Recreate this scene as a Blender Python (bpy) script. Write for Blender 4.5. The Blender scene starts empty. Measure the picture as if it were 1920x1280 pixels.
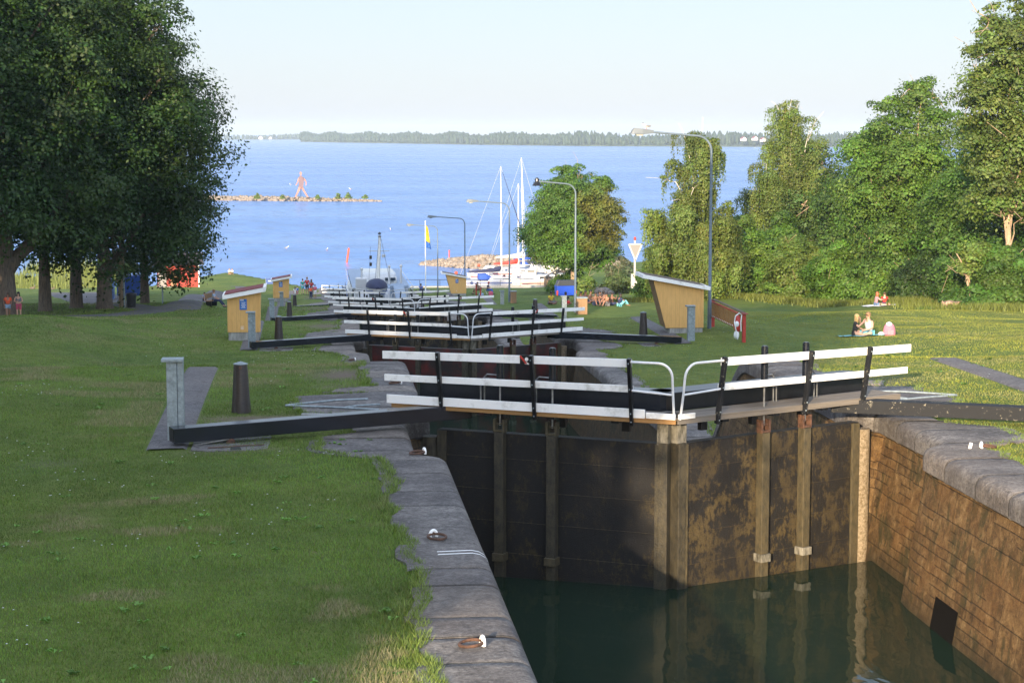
import bpy, math, random
import numpy as np
from mathutils import Vector, Matrix
S = bpy.context.scene
R = math.radians
# ---------------------------------------------------------------- camera, sky, sun, exposure
CAMZ = 22.5                                   # the lake lies at z = 0
cam = bpy.data.objects.new('camera', bpy.data.cameras.new('camera'))
S.collection.objects.link(cam); S.camera = cam
cam.location = (0, 0, CAMZ)
cam.rotation_euler = (R(90 - 6.39), 0, R(-6.16))
cam.data.sensor_width = 36; cam.data.lens = 65.6
cam.data.clip_start = 0.5; cam.data.clip_end = 30000
SUN_EL, SUN_AZ = 11.5, 200.5                   # degrees, azimuth clockwise from +Y
w = bpy.data.worlds.new('World'); S.world = w; w.use_nodes = True
nt = w.node_tree; bg = nt.nodes['Background']
sky = nt.nodes.new('ShaderNodeTexSky'); sky.sky_type = 'NISHITA'; sky.sun_disc = False
sky.sun_elevation = R(SUN_EL); sky.sun_rotation = R(SUN_AZ)
sky.air_density = 1.0; sky.dust_density = 0.6; sky.ozone_density = 1.6; sky.altitude = 60
mx = nt.nodes.new('ShaderNodeMix'); mx.data_type = 'RGBA'; mx.inputs[0].default_value = 0.72       # thin bright evening haze over the sky model
mx.inputs[7].default_value = (3.55, 4.05, 5.15, 1)
nt.links.new(sky.outputs[0], mx.inputs[6]); 
tcw = nt.nodes.new('ShaderNodeTexCoord'); dp = nt.nodes.new('ShaderNodeVectorMath'); dp.operation = 'DOT_PRODUCT'          # the hazy sky is brighter on the sun's side
dp.inputs[1].default_value = (math.sin(R(SUN_AZ)), math.cos(R(SUN_AZ)), 0.25); nt.links.new(tcw.outputs['Generated'], dp.inputs[0])
mr = nt.nodes.new('ShaderNodeMapRange'); mr.inputs[1].default_value = -0.9; mr.inputs[2].default_value = 1.0; mr.inputs[3].default_value = 1.0; mr.inputs[4].default_value = 2.6; nt.links.new(dp.outputs['Value'], mr.inputs[0])
sc_ = nt.nodes.new('ShaderNodeVectorMath'); sc_.operation = 'SCALE'; nt.links.new(mx.outputs[2], sc_.inputs[0]); nt.links.new(mr.outputs[0], sc_.inputs['Scale'])
nt.links.new(sc_.outputs[0], bg.inputs[0]); bg.inputs[1].default_value = 0.08
sl = bpy.data.lights.new('sun', 'SUN'); sl.energy = 4.8; sl.angle = R(0.5); sl.color = (1.0, 0.80, 0.56)
so = bpy.data.objects.new('sun', sl); S.collection.objects.link(so)
az = R(SUN_AZ); el = R(SUN_EL)
sdir = Vector((math.sin(az) * math.cos(el), math.cos(az) * math.cos(el), math.sin(el)))
so.rotation_euler = sdir.to_track_quat('Z', 'Y').to_euler(); so.location = (-40, -60, 60)
vs = S.view_settings; vs.view_transform = 'Standard'; vs.look = 'None'; vs.gamma = 1; vs.use_curve_mapping = False
vs.exposure = 1.3
S.cycles.max_bounces = 6; S.cycles.transparent_max_bounces = 12; S.cycles.use_denoising = True
S.cycles.sample_clamp_indirect = 6

# ---------------------------------------------------------------- helpers
def lnk(o): S.collection.objects.link(o); return o
def tag(o, label=None, cat=None, group=None, kind=None):
    if label: o['label'] = label
    if cat: o['category'] = cat
    if group: o['group'] = group
    if kind: o['kind'] = kind
    return o
def thing(name, label, cat, loc=(0, 0, 0), rz=0.0, group=None):
    o = bpy.data.objects.new(name, None); lnk(o); o.empty_display_size = 0.2
    o.location = loc; o.rotation_euler = (0, 0, rz)
    return tag(o, label, cat, group)
def kids(o): return [c for c in S.collection.objects if c.parent == o]
CH = {}
def par(o, p):
    if p is not None: o.parent = p; CH.setdefault(p.name, []).append(o)
    return o
def dup(o, loc=None, rz=None, label=None, group=None, scale=None, parent=None):
    c = o.copy(); lnk(c)
    if parent is not None: par(c, parent)
    if loc is not None: c.location = loc
    if rz is not None: c.rotation_euler = (0, 0, rz)
    if label: c['label'] = label
    if group: c['group'] = group
    if scale is not None: c.scale = scale if hasattr(scale, '__len__') else (scale,) * 3
    for ch in list(CH.get(o.name, [])): dup(ch, parent=c)
    return c
V = np.array
class MB:
    """collects shapes into one mesh"""
    def __init__(s): s.v = []; s.f = []; s.n = 0; s.mi = []; s.cm = 0; s.st = []
    def add(s, vs_, fs):
        s.st.append((len(s.v), len(s.f))); vs_ = [tuple(map(float, p)) for p in vs_]
        s.v += vs_; s.f += [tuple(i + s.n for i in f) for f in fs]; s.mi += [s.cm] * len(fs); s.n += len(vs_); return s
    def box(s, c, d, rot=None):
        c = Vector(c); h = Vector(d) / 2
        m = rot if rot is not None else Matrix.Identity(3)
        P = [c + m @ Vector((sx * h.x, sy * h.y, sz * h.z)) for sx in (-1, 1) for sy in (-1, 1) for sz in (-1, 1)]
        return s.add(P, [(0, 1, 3, 2), (4, 6, 7, 5), (0, 4, 5, 1), (2, 3, 7, 6), (0, 2, 6, 4), (1, 5, 7, 3)])
    def bar(s, a, b, wd, hg, up=(0, 0, 1)):
        a = Vector(a); b = Vector(b); d = b - a; L = d.length; d.normalize()
        u = Vector(up); sd = d.cross(u)
        if sd.length < 1e-4: sd = d.cross(Vector((1, 0, 0)))
        sd.normalize(); u = sd.cross(d)
        m = Matrix((d, sd, u)).transposed()
        return s.box((a + b) / 2, (L, wd, hg), m)
    def tube(s, pts, r, n=8, caps=True):
        pts = [Vector(p) for p in pts]; rs = r if hasattr(r, '__len__') else [r] * len(pts)
        base = len(s.v); V_ = []; prev = None
        for i, p in enumerate(pts):
            if i == 0: t = pts[1] - p
            elif i == len(pts) - 1: t = p - pts[i - 1]
            else: t = (pts[i + 1] - pts[i - 1])
            t = t.normalized() if t.length > 1e-9 else Vector((0, 0, 1))
            if prev is None:
                prev = t.cross(Vector((0, 0, 1)))
                if prev.length < 0.05: prev = t.cross(Vector((1, 0, 0)))
            prev = (prev - t * prev.dot(t))
            if prev.length < 1e-6: prev = t.cross(Vector((0.3, 1, 0.2)))
            prev.normalize(); q = t.cross(prev)
            for k in range(n):
                a = 2 * math.pi * k / n
                V_.append(p + (prev * math.cos(a) + q * math.sin(a)) * rs[i])
        F = []
        for i in range(len(pts) - 1):
            for k in range(n):
                k2 = (k + 1) % n
                F.append((i * n + k, i * n + k2, (i + 1) * n + k2, (i + 1) * n + k))
        if caps:
            F.append(tuple(range(n))[::-1]); F.append(tuple((len(pts) - 1) * n + k for k in range(n)))
        return s.add(V_, F)
    def lathe(s, c, prof, n=16):
        V_ = []; F = []
        for (r, z) in prof:
            for k in range(n):
                a = 2 * math.pi * k / n
                V_.append((c[0] + r * math.cos(a), c[1] + r * math.sin(a), c[2] + z))
        m = len(prof)
        for i in range(m - 1):
            for k in range(n):
                k2 = (k + 1) % n
                F.append((i * n + k, i * n + k2, (i + 1) * n + k2, (i + 1) * n + k))
        F.append(tuple(range(n))[::-1]); F.append(tuple((m - 1) * n + k for k in range(n)))
        return s.add(V_, F)
    def ball(s, c, r, n=10, m=7):
        r = r if hasattr(r, '__len__') else (r, r, r)
        V_ = []; F = []
        for i in range(m + 1):
            ph = math.pi * i / m
            for k in range(n):
                a = 2 * math.pi * k / n
                V_.append((c[0] + r[0] * math.sin(ph) * math.cos(a), c[1] + r[1] * math.sin(ph) * math.sin(a), c[2] + r[2] * math.cos(ph)))
        for i in range(m):
            for k in range(n):
                k2 = (k + 1) % n
                F.append((i * n + k, (i + 1) * n + k, (i + 1) * n + k2, i * n + k2))
        return s.add(V_, F)
    def prism(s, poly, axis, a, b):
        """poly: 2D outline, extruded along axis ('x','y','z') from a to b"""
        n = len(poly)
        def P(p, t):
            return {'x': (t, p[0], p[1]), 'y': (p[0], t, p[1]), 'z': (p[0], p[1], t)}[axis]
        V_ = [P(p, a) for p in poly] + [P(p, b) for p in poly]
        F = [tuple(range(n))[::-1], tuple(range(n, 2 * n))] + [(i, (i + 1) % n, n + (i + 1) % n, n + i) for i in range(n)]
        return s.add(V_, F)
    def loft(s, rings, closed=True, cap=True):
        n = len(rings[0]); V_ = [p for r in rings for p in r]; F = []
        for i in range(len(rings) - 1):
            for k in range(n if closed else n - 1):
                k2 = (k + 1) % n
                F.append((i * n + k, i * n + k2, (i + 1) * n + k2, (i + 1) * n + k))
        if cap and closed:
            F.append(tuple(range(n))[::-1]); F.append(tuple((len(rings) - 1) * n + k for k in range(n)))
        return s.add(V_, F)
    def build_each(s, name, mat, parent=None, **kw):
        """every added shape becomes a part of its own"""
        for i, (v0, f0) in enumerate(s.st):
            v1, f1 = s.st[i + 1] if i + 1 < len(s.st) else (len(s.v), len(s.f))
            q = MB(); q.add(s.v[v0:v1], [tuple(k - v0 for k in f) for f in s.f[f0:f1]]); q.build(name, mat, parent, **kw)
    def build(s, name, mat, parent=None, smooth=False, bevel=0.0, loc=None, label=None):
        me = bpy.data.meshes.new(name); me.from_pydata(s.v, [], s.f); 
        mats = mat if isinstance(mat, (list, tuple)) else [mat]
        for m in mats: me.materials.append(m)
        if len(mats) > 1: me.polygons.foreach_set('material_index', s.mi)
        me.update()
        import bmesh
        bm = bmesh.new(); bm.from_mesh(me); bmesh.ops.recalc_face_normals(bm, faces=bm.faces); bm.to_mesh(me); bm.free()
        if smooth:
            me.polygons.foreach_set('use_smooth', [True] * len(me.polygons))
            if hasattr(me, 'set_sharp_from_angle'): me.set_sharp_from_angle(angle=R(40))
        o = bpy.data.objects.new(name, me); lnk(o); par(o, parent)
        if loc: o.location = loc
        if bevel:
            b = o.modifiers.new('bevel', 'BEVEL'); b.width = bevel; b.segments = 2; b.limit_method = 'ANGLE'; b.angle_limit = R(40)
        if label: o['label'] = label
        return o
def npmesh(name, verts, quads, mat, cols=None, parent=None, smooth=False, tri=False):
    """fast mesh from numpy arrays; cols = colour per face"""
    me = bpy.data.meshes.new(name); k = 3 if tri else 4
    me.vertices.add(len(verts)); me.vertices.foreach_set('co', np.asarray(verts, np.float32).ravel())
    me.loops.add(len(quads) * k); me.loops.foreach_set('vertex_index', np.asarray(quads, np.int32).ravel())
    me.polygons.add(len(quads)); me.polygons.foreach_set('loop_start', np.arange(0, len(quads) * k, k, dtype=np.int32))
    if cols is not None:
        at = me.attributes.new('Col', 'FLOAT_COLOR', 'FACE')
        c = np.ones((len(quads), 4), np.float32); c[:, :3] = cols; at.data.foreach_set('color', c.ravel())
    me.materials.append(mat); me.update(calc_edges=True)
    if smooth: me.polygons.foreach_set('use_smooth', [True] * len(quads))
    o = bpy.data.objects.new(name, me); lnk(o); par(o, parent)
    return o

# ---------------------------------------------------------------- materials
def M(name, col, rough=0.6, var=0.0, vs_=4.0, bump=0.0, bs=20.0, metal=0.0, col2=None, spec=0.5, detail=6, stretch=(1, 1, 1), contrast=(0.35, 0.65), trans=0.0, coat=0.0):
    m = bpy.data.materials.new(name); m.use_nodes = True; t = m.node_tree; p = t.nodes['Principled BSDF']
    p.inputs['Base Color'].default_value = (*col, 1); p.inputs['Roughness'].default_value = rough; p.inputs['Metallic'].default_value = metal
    p.inputs['Specular IOR Level'].default_value = spec
    if coat: p.inputs['Coat Weight'].default_value = coat
    if trans: p.inputs['Transmission Weight'].default_value = trans
    if var or bump or col2:
        tc = t.nodes.new('ShaderNodeTexCoord'); mp = t.nodes.new('ShaderNodeMapping'); t.links.new(tc.outputs['Object'], mp.inputs[0])
        mp.inputs['Scale'].default_value = stretch
    if var or col2:
        n = t.nodes.new('ShaderNodeTexNoise'); n.inputs['Scale'].default_value = vs_; n.inputs['Detail'].default_value = detail; n.inputs['Roughness'].default_value = 0.65
        t.links.new(mp.outputs[0], n.inputs[0])
        cr = t.nodes.new('ShaderNodeValToRGB'); t.links.new(n.outputs[0], cr.inputs[0])
        c2 = col2 or tuple(max(0, c * (1 - var)) for c in col); c1 = col if col2 else tuple(min(1, c * (1 + var)) for c in col)
        cr.color_ramp.elements[0].color = (*c2, 1); cr.color_ramp.elements[1].color = (*c1, 1)
        cr.color_ramp.elements[0].position, cr.color_ramp.elements[1].position = contrast
        t.links.new(cr.outputs[0], p.inputs['Base Color'])
    if bump:
        n2 = t.nodes.new('ShaderNodeTexNoise'); n2.inputs['Scale'].default_value = bs; n2.inputs['Detail'].default_value = 5
        t.links.new(mp.outputs[0], n2.inputs[0])
        b = t.nodes.new('ShaderNodeBump'); b.inputs['Strength'].default_value = bump; b.inputs['Distance'].default_value = 0.03
        t.links.new(n2.outputs[0], b.inputs['Height']); t.links.new(b.outputs[0], p.inputs['Normal'])
    return m
class NT:
    """tiny node-graph helper"""
    def __init__(s, name):
        s.m = bpy.data.materials.new(name); s.m.use_nodes = True; s.t = s.m.node_tree; s.p = s.t.nodes['Principled BSDF']; s.out = s.t.nodes['Material Output']
    def n(s, typ, ins=None, **kw):
        nd = s.t.nodes.new('ShaderNode' + typ)
        for k, v in kw.items(): setattr(nd, k, v)
        for k, v in (ins or {}).items():
            if hasattr(v, 'is_output') or isinstance(v, bpy.types.NodeSocket): s.t.links.new(v, nd.inputs[k])
            else: nd.inputs[k].default_value = v
        return nd
    def L(s, a, b): s.t.links.new(a, b)
    def noise(s, vec, scale, detail=5, rough=0.6, dist=0.0):
        return s.n('TexNoise', {'Vector': vec, 'Scale': scale, 'Detail': detail, 'Roughness': rough, 'Distortion': dist}).outputs[0]
    def ramp(s, fac, stops, interp='LINEAR'):
        r = s.n('ValToRGB', {'Fac': fac}); e = r.color_ramp; e.interpolation = interp
        while len(e.elements) < len(stops): e.elements.new(0.5)
        for el_, (p, c) in zip(e.elements, stops):
            el_.position = p; el_.color = (*c, 1) if hasattr(c, '__len__') else (c, c, c, 1)
        return r.outputs[0]
    def mix(s, fac, a, b, blend='MIX'):
        nd = s.n('Mix', {}, data_type='RGBA', blend_type=blend)
        for i, v in ((0, fac), (6, a), (7, b)):
            if isinstance(v, bpy.types.NodeSocket): s.L(v, nd.inputs[i])
            else: nd.inputs[i].default_value = (*v, 1) if hasattr(v, '__len__') else v
        return nd.outputs[2]
    def math(s, op, a, b=0.0, clamp=False):
        nd = s.n('Math', {}, operation=op, use_clamp=clamp)
        for i, v in enumerate((a, b)):
            if isinstance(v, bpy.types.NodeSocket): s.L(v, nd.inputs[i])
            else: nd.inputs[i].default_value = v
        return nd.outputs[0]
    def bump(s, h, strength=0.5, dist=0.03, normal=None):
        b = s.n('Bump', {'Height': h, 'Strength': strength, 'Distance': dist})
        if normal is not None: s.L(normal, b.inputs['Normal'])
        s.L(b.outputs[0], s.p.inputs['Normal']); return b.outputs[0]
    def obj(s, scale=(1, 1, 1), rot=(0, 0, 0)):
        tc = s.n('TexCoord'); return s.n('Mapping', {'Vector': tc.outputs['Object'], 'Scale': scale, 'Rotation': rot}).outputs[0]

def leaf_mat(name, base=(1, 1, 1), trans=0.35, rough=0.55):
    g = NT(name); a = g.n('Attribute', attribute_name='Col')
    tr = g.n('BsdfTranslucent'); col = g.mix(1.0, a.outputs['Color'], base, 'MULTIPLY')
    g.L(col, g.p.inputs['Base Color']); g.p.inputs['Roughness'].default_value = rough; g.p.inputs['Specular IOR Level'].default_value = 0.35
    tc = g.mix(1.0, col, (1.15, 1.25, 0.5), 'MULTIPLY'); g.L(tc, tr.inputs['Color'])
    ms = g.n('MixShader', {0: trans}); g.L(g.p.outputs[0], ms.inputs[1]); g.L(tr.outputs[0], ms.inputs[2]); g.L(ms.outputs[0], g.out.inputs[0])
    return g.m
m_leaf = leaf_mat('foliage')
m_grass = leaf_mat('grass_blades', trans=0.25, rough=0.6)

# lawn
def lawn_material():
    g = NT('lawn'); c = g.obj(); a = g.n('Attribute', attribute_name='dirt').outputs['Fac']
    n1 = g.noise(c, 0.25, 5, 0.6); n2 = g.noise(c, 2.2, 6, 0.7); n3 = g.noise(c, 38, 3, 0.7); n4 = g.noise(c, 0.9, 4, 0.6)
    base = g.ramp(n2, [(0.3, (0.070, 0.105, 0.022)), (0.55, (0.115, 0.160, 0.036)), (0.75, (0.165, 0.190, 0.062))])
    big = g.ramp(n1, [(0.35, (0.75, 0.85, 0.8)), (0.65, (1.2, 1.1, 1.0))]); base = g.mix(1.0, base, big, 'MULTIPLY')
    fine = g.ramp(n3, [(0.25, 0.55), (0.7, 1.45)]); base = g.mix(0.85, base, fine, 'MULTIPLY')
    dryf = g.ramp(n4, [(0.60, 0.0), (0.74, 0.65)]); base = g.mix(dryf, base, (0.17, 0.145, 0.065))
    soil = g.ramp(n3, [(0.3, (0.10, 0.075, 0.055)), (0.7, (0.22, 0.175, 0.13))])
    df = g.math('MULTIPLY', a, g.ramp(n2, [(0.3, 0.55), (0.6, 1.2)]), True)
    base = g.mix(df, base, soil)
    g.L(base, g.p.inputs['Base Color']); g.p.inputs['Roughness'].default_value = 0.85; g.p.inputs['Specular IOR Level'].default_value = 0.15
    g.bump(g.math('ADD', n3, n2), 0.9, 0.05); return g.m
m_lawn = lawn_material()

def masonry_material():
    g = NT('lock_masonry'); tc = g.n('TexCoord'); sp = g.n('SeparateXYZ', {0: tc.outputs['Object']})
    cx = g.n('CombineXYZ', {0: sp.outputs[1], 1: sp.outputs[2], 2: sp.outputs[0]}).outputs[0]
    wob = g.n('VectorMath', {0: cx, 1: g.n('VectorMath', {0: g.n('TexNoise', {'Vector': cx, 'Scale': 1.6, 'Detail': 3.0}).outputs[1], 1: (0.07, 0.035, 0)}, operation='MULTIPLY').outputs[0]}, operation='ADD').outputs[0]
    def bricks(w_, h_, m_, sq, off):
        b = g.n('TexBrick', {'Vector': wob, 'Color1': (1, 1, 1, 1), 'Color2': (0.35, 0.35, 0.35, 1), 'Mortar': (0.1, 0.1, 0.1, 1), 'Scale': 1.0, 'Mortar Size': m_, 'Mortar Smooth': 0.6, 'Bias': 0.0, 'Brick Width': w_, 'Row Height': h_})
        b.offset = off; b.offset_frequency = 2; b.squash = sq; b.squash_frequency = 3; return b
    b1 = bricks(1.15, 0.46, 0.010, 0.6, 0.37); b2 = bricks(0.42, 0.155, 0.010, 0.7, 0.5)
    zone = g.ramp(g.noise(cx, 0.8, 2, 0.5), [(0.49, 0.0), (0.51, 1.0)])
    bc = g.mix(zone, b1.outputs[0], b2.outputs[0]); bf = g.mix(zone, b1.outputs[1], b2.outputs[1])
    n2 = g.noise(cx, 4.5, 8, 0.78, 0.4); n3 = g.noise(g.n('Mapping', {'Vector': cx, 'Scale': (1.6, 0.8, 1)}).outputs[0], 1.5, 7, 0.72, 0.3); n4 = g.noise(cx, 48, 3, 0.7); nz = g.noise(cx, 0.9, 4, 0.6)
    base = g.ramp(n2, [(0.34, (0.060, 0.034, 0.012)), (0.48, (0.16, 0.090, 0.032)), (0.58, (0.25, 0.150, 0.058)), (0.70, (0.38, 0.27, 0.13))])
    base = g.mix(0.5, base, bc, 'MULTIPLY')
    base = g.mix(g.ramp(n3, [(0.52, 0.0), (0.60, 0.75)]), base, (0.040, 0.038, 0.012))
    base = g.mix(g.ramp(nz, [(0.5, 0.0), (0.68, 0.45)]), base, (0.19, 0.088, 0.024))
    base = g.mix(0.8, base, g.ramp(n4, [(0.25, 0.5), (0.75, 1.5)]), 'MULTIPLY')
    base = g.mix(g.ramp(n4, [(0.68, 0.0), (0.76, 0.55)]), base, (0.38, 0.29, 0.18))
    base = g.mix(g.math('MULTIPLY', bf, g.ramp(n2, [(0.35, 0.5), (0.6, 0.08)])), base, (0.018, 0.013, 0.008))
    wet = g.ramp(g.math('ADD', sp.outputs[2], -14.9), [(0.0, 0.7), (0.45, 0.0)]); base = g.mix(wet, base, (0.030, 0.024, 0.010))
    g.L(base, g.p.inputs['Base Color']); g.p.inputs['Roughness'].default_value = 0.75; g.p.inputs['Specular IOR Level'].default_value = 0.3
    h = g.math('SUBTRACT', g.math('ADD', n2, g.math('MULTIPLY', n4, 0.4)), g.math('MULTIPLY', bf, 0.7)); g.bump(h, 1.0, 0.06); return g.m
m_masonry = masonry_material()

def stone_material(name, c0, c1, c2, lichen=0.35):
    g = NT(name); c = g.obj(); n1 = g.noise(c, 1.1, 6, 0.7); n2 = g.noise(c, 9, 6, 0.75); n3 = g.noise(c, 24, 5, 0.8); n0 = g.noise(c, 0.33, 3, 0.5)
    base = g.ramp(n1, [(0.3, c0), (0.5, c1), (0.7, c2)])
    base = g.mix(0.75, base, g.ramp(n3, [(0.34, 0.25), (0.66, 1.8)]), 'MULTIPLY')
    base = g.mix(g.ramp(n2, [(0.54, 0.0), (0.64, lichen)]), base, (0.30, 0.29, 0.27))
    base = g.mix(g.ramp(n2, [(0.34, 0.85), (0.46, 0.0)]), base, (0.035, 0.032, 0.030)); n5 = g.noise(c, 3.2, 6, 0.75, 0.6); base = g.mix(g.ramp(n5, [(0.52, 0.0), (0.6, 0.55)]), base, (0.06, 0.055, 0.055))
    base = g.mix(g.ramp(n0, [(0.35, 0.0), (0.75, 0.4)]), base, (0.16, 0.125, 0.10))
    g.L(base, g.p.inputs['Base Color']); g.p.inputs['Roughness'].default_value = 0.8; g.bump(g.math('ADD', g.math('MULTIPLY', n3, 0.5), n2), 1.0, 0.05); return g.m
m_coping = stone_material('coping_granite', (0.060, 0.053, 0.048), (0.145, 0.132, 0.12), (0.27, 0.245, 0.215), 0.6)
m_coping2 = stone_material('coping_granite_dark', (0.045, 0.040, 0.040), (0.105, 0.096, 0.092), (0.20, 0.185, 0.17), 0.45)
m_coping3 = stone_material('coping_granite_warm', (0.075, 0.060, 0.048), (0.175, 0.150, 0.125), (0.30, 0.26, 0.22), 0.5)
m_flag = stone_material('flagstone', (0.09, 0.088, 0.085), (0.15, 0.145, 0.14), (0.21, 0.2, 0.19))
m_rock = stone_material('shore_rock', (0.13, 0.105, 0.08), (0.24, 0.20, 0.16), (0.36, 0.31, 0.26), 0.2)
m_asphalt = M('asphalt', (0.10, 0.095, 0.095), 0.9, 0.25, 1.2, 0.4, 120)
m_setts = stone_material('sett_paving', (0.08, 0.076, 0.078), (0.12, 0.115, 0.115), (0.165, 0.155, 0.15), 0.15)

def gate_panel_material(name, lo, hi, amount, ochre):
    g = NT(name); c = g.obj(); n1 = g.noise(c, 2.1, 9, 0.78, 0.3); n2 = g.noise(g.n('Mapping', {'Vector': c, 'Scale': (1.5, 1, 0.7)}).outputs[0], 9, 7, 0.8); n3 = g.noise(c, 50, 3, 0.7); n4 = g.noise(c, 0.6, 3, 0.6)
    f = g.math('ADD', g.math('MULTIPLY', n1, 0.62), g.math('MULTIPLY', n2, 0.38))
    base = g.ramp(f, [(lo, (0.012, 0.011, 0.010)), (lo + 0.04, (0.018, 0.015, 0.011)), (lo + 0.055, tuple(v * 0.6 for v in ochre)), (hi, ochre)])
    base = g.mix(g.ramp(n4, [(0.4, 0.0), (0.6, amount)]), base, (0.014, 0.012, 0.010))
    base = g.mix(0.8, base, g.ramp(n3, [(0.25, 0.5), (0.75, 1.5)]), 'MULTIPLY')
    sp = g.n('SeparateXYZ', {0: c}); z = sp.outputs[2]
    st = g.math('ABSOLUTE', g.math('SUBTRACT', g.math('FRACT', g.math('DIVIDE', g.math('ADD', z, 10.12), 0.55)), 0.5))
    seam = g.math('MULTIPLY', g.ramp(st, [(0.0, 1.0), (0.014, 0.0)]), g.ramp(n2, [(0.4, 0.15), (0.6, 1.0)])); base = g.mix(g.math('MULTIPLY', seam, 0.5), base, (0.16, 0.11, 0.045))
    g.L(base, g.p.inputs['Base Color']); g.p.inputs['Roughness'].default_value = 0.62; g.p.inputs['Specular IOR Level'].default_value = 0.3
    g.bump(g.math('ADD', g.math('MULTIPLY', n3, 0.6), g.math('ADD', n2, seam)), 0.7, 0.025); return g.m
m_panel_shaded = gate_panel_material('gate_plate', 0.50, 0.66, 0.6, (0.060, 0.044, 0.019))  # left leaf: less ochre, part of its shade is put into the colour
m_panel_lit = gate_panel_material('gate_plate_ochre_lit', 0.455, 0.62, 0.5, (0.090, 0.064, 0.026))  # right leaf: more ochre, the lit counterpart of the left plates
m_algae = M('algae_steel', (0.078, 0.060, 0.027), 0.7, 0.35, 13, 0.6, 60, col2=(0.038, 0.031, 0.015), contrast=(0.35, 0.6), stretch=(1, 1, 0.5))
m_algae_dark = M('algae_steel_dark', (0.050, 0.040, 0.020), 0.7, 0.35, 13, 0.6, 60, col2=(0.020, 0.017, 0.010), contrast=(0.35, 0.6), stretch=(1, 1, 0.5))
m_crust = M('crusted_steel', (0.33, 0.26, 0.17), 0.7, 0.5, 22, 1.0, 55, col2=(0.13, 0.09, 0.04))
m_white = M('white_paint', (0.84, 0.82, 0.77), 0.5, 0.0, 3.5, 0.15, 30, col2=(0.50, 0.48, 0.42), contrast=(0.26, 0.46), detail=9)
m_whitepipe = M('white_pipe_paint', (0.72, 0.72, 0.71), 0.4, 0.08, 9)
m_black = M('black_paint', (0.007, 0.0075, 0.009), 0.30, 0.4, 3, 0.12, 12)
m_beam = M('blue_black_paint', (0.007, 0.009, 0.014), 0.24, 0.3, 3, 0.06, 10)
def flaked():
    g = NT('flaked_black_paint'); c = g.obj(); n1 = g.noise(c, 2.2, 4, 0.6); n2 = g.noise(c, 14, 6, 0.75)
    f = g.math('MULTIPLY', g.ramp(n1, [(0.45, 0.0), (0.6, 1.0)]), g.ramp(n2, [(0.59, 0.0), (0.62, 1.0)]))
    g.L(g.mix(f, (0.013, 0.014, 0.016), (0.30, 0.27, 0.20)), g.p.inputs['Base Color']); g.p.inputs['Roughness'].default_value = 0.65; g.p.inputs['Specular IOR Level'].default_value = 0.2
    g.bump(n2, 0.2, 0.01); return g.m
m_flaked = flaked()
m_deckwood = M('grey_deck_wood', (0.16, 0.135, 0.105), 0.8, 0.25, 3, 0.5, 14, stretch=(0.15, 4, 4))
m_edgewood = M('fresh_wood_edge', (0.30, 0.16, 0.05), 0.7, 0.25, 5, 0.3, 20, stretch=(0.3, 3, 3))
m_galv = M('galvanised_steel', (0.24, 0.28, 0.29), 0.5, 0.25, 12, 0.1, 20, metal=0.35)
m_steel = M('bare_steel', (0.26, 0.26, 0.25), 0.45, 0.3, 9, 0.1, 20, metal=0.6)
m_rust = M('rusty_iron', (0.085, 0.040, 0.022), 0.75, 0.5, 14, 0.6, 40)
m_lamppole = M('pole_grey_paint', (0.10, 0.135, 0.165), 0.5, 0.15, 5)
m_yellow = None
def cladding(name, col, period=0.14, axis=0, line=0.35):
    g = NT(name); tc = g.n('TexCoord'); sp = g.n('SeparateXYZ', {0: tc.outputs['Object']})
    u = g.math('ADD', sp.outputs[0], sp.outputs[1]) if axis == 0 else sp.outputs[2]
    f = g.math('FRACT', g.math('ADD', g.math('DIVIDE', u, period), 20)); l = g.ramp(f, [(0.0, 1.0), (0.07, 0.0)])
    n = g.noise(g.n('Mapping', {'Vector': tc.outputs['Object'], 'Scale': (6, 6, 0.8)}).outputs[0], 2.5, 5, 0.6)
    b = g.mix(1.0, col, g.ramp(n, [(0.3, 0.88), (0.7, 1.08)]), 'MULTIPLY'); b = g.mix(g.math('MULTIPLY', l, line), b, tuple(c * 0.35 for c in col))
    g.L(b, g.p.inputs['Base Color']); g.p.inputs['Roughness'].default_value = 0.65; g.bump(g.math('SUBTRACT', n, l), 0.4, 0.01); return g.m
m_yellow = cladding('yellow_boards', (0.66, 0.375, 0.115), 0.17)
m_redboard = cladding('red_boards', (0.27, 0.032, 0.018), 0.15)
m_timber = cladding('timber_slats', (0.26, 0.15, 0.07), 0.09, line=0.8)
m_concrete = M('stained_concrete', (0.30, 0.29, 0.26), 0.85, 0.3, 4, 0.4, 30, stretch=(3, 3, 0.6))
m_felt = M('roof_felt', (0.17, 0.035, 0.035), 0.8, 0.2, 6)
m_red = M('red_paint', (0.42, 0.03, 0.018), 0.5, 0.15, 6)
m_redb = M('barn_red_paint', (0.23, 0.035, 0.022), 0.6, 0.2, 6)
m_blue = M('blue_plastic', (0.012, 0.06, 0.42), 0.4, 0.1, 6)
m_navy = M('navy_cover', (0.012, 0.018, 0.06), 0.7, 0.2, 5, 0.3, 5)
m_signblue = M('sign_blue', (0.02, 0.13, 0.42), 0.35)
m_gel = M('white_gelcoat', (0.52, 0.52, 0.51), 0.25, 0.05, 3, coat=0.3)
m_cream = M('cream_gelcoat', (0.66, 0.60, 0.46), 0.35, 0.05, 3)
m_alu = M('mast_alu', (0.62, 0.60, 0.55), 0.4, 0.1, 4, metal=0.3)
m_glass = M('dark_glass', (0.02, 0.03, 0.04), 0.08, spec=0.8)
m_stripe = M('blue_stripe', (0.02, 0.06, 0.22), 0.4)
m_orange = M('orange_red_plastic', (0.75, 0.07, 0.02), 0.45)
m_bark = M('bark', (0.13, 0.098, 0.07), 0.9, 0.4, 5, 0.9, 14, stretch=(3, 3, 0.5))
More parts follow.
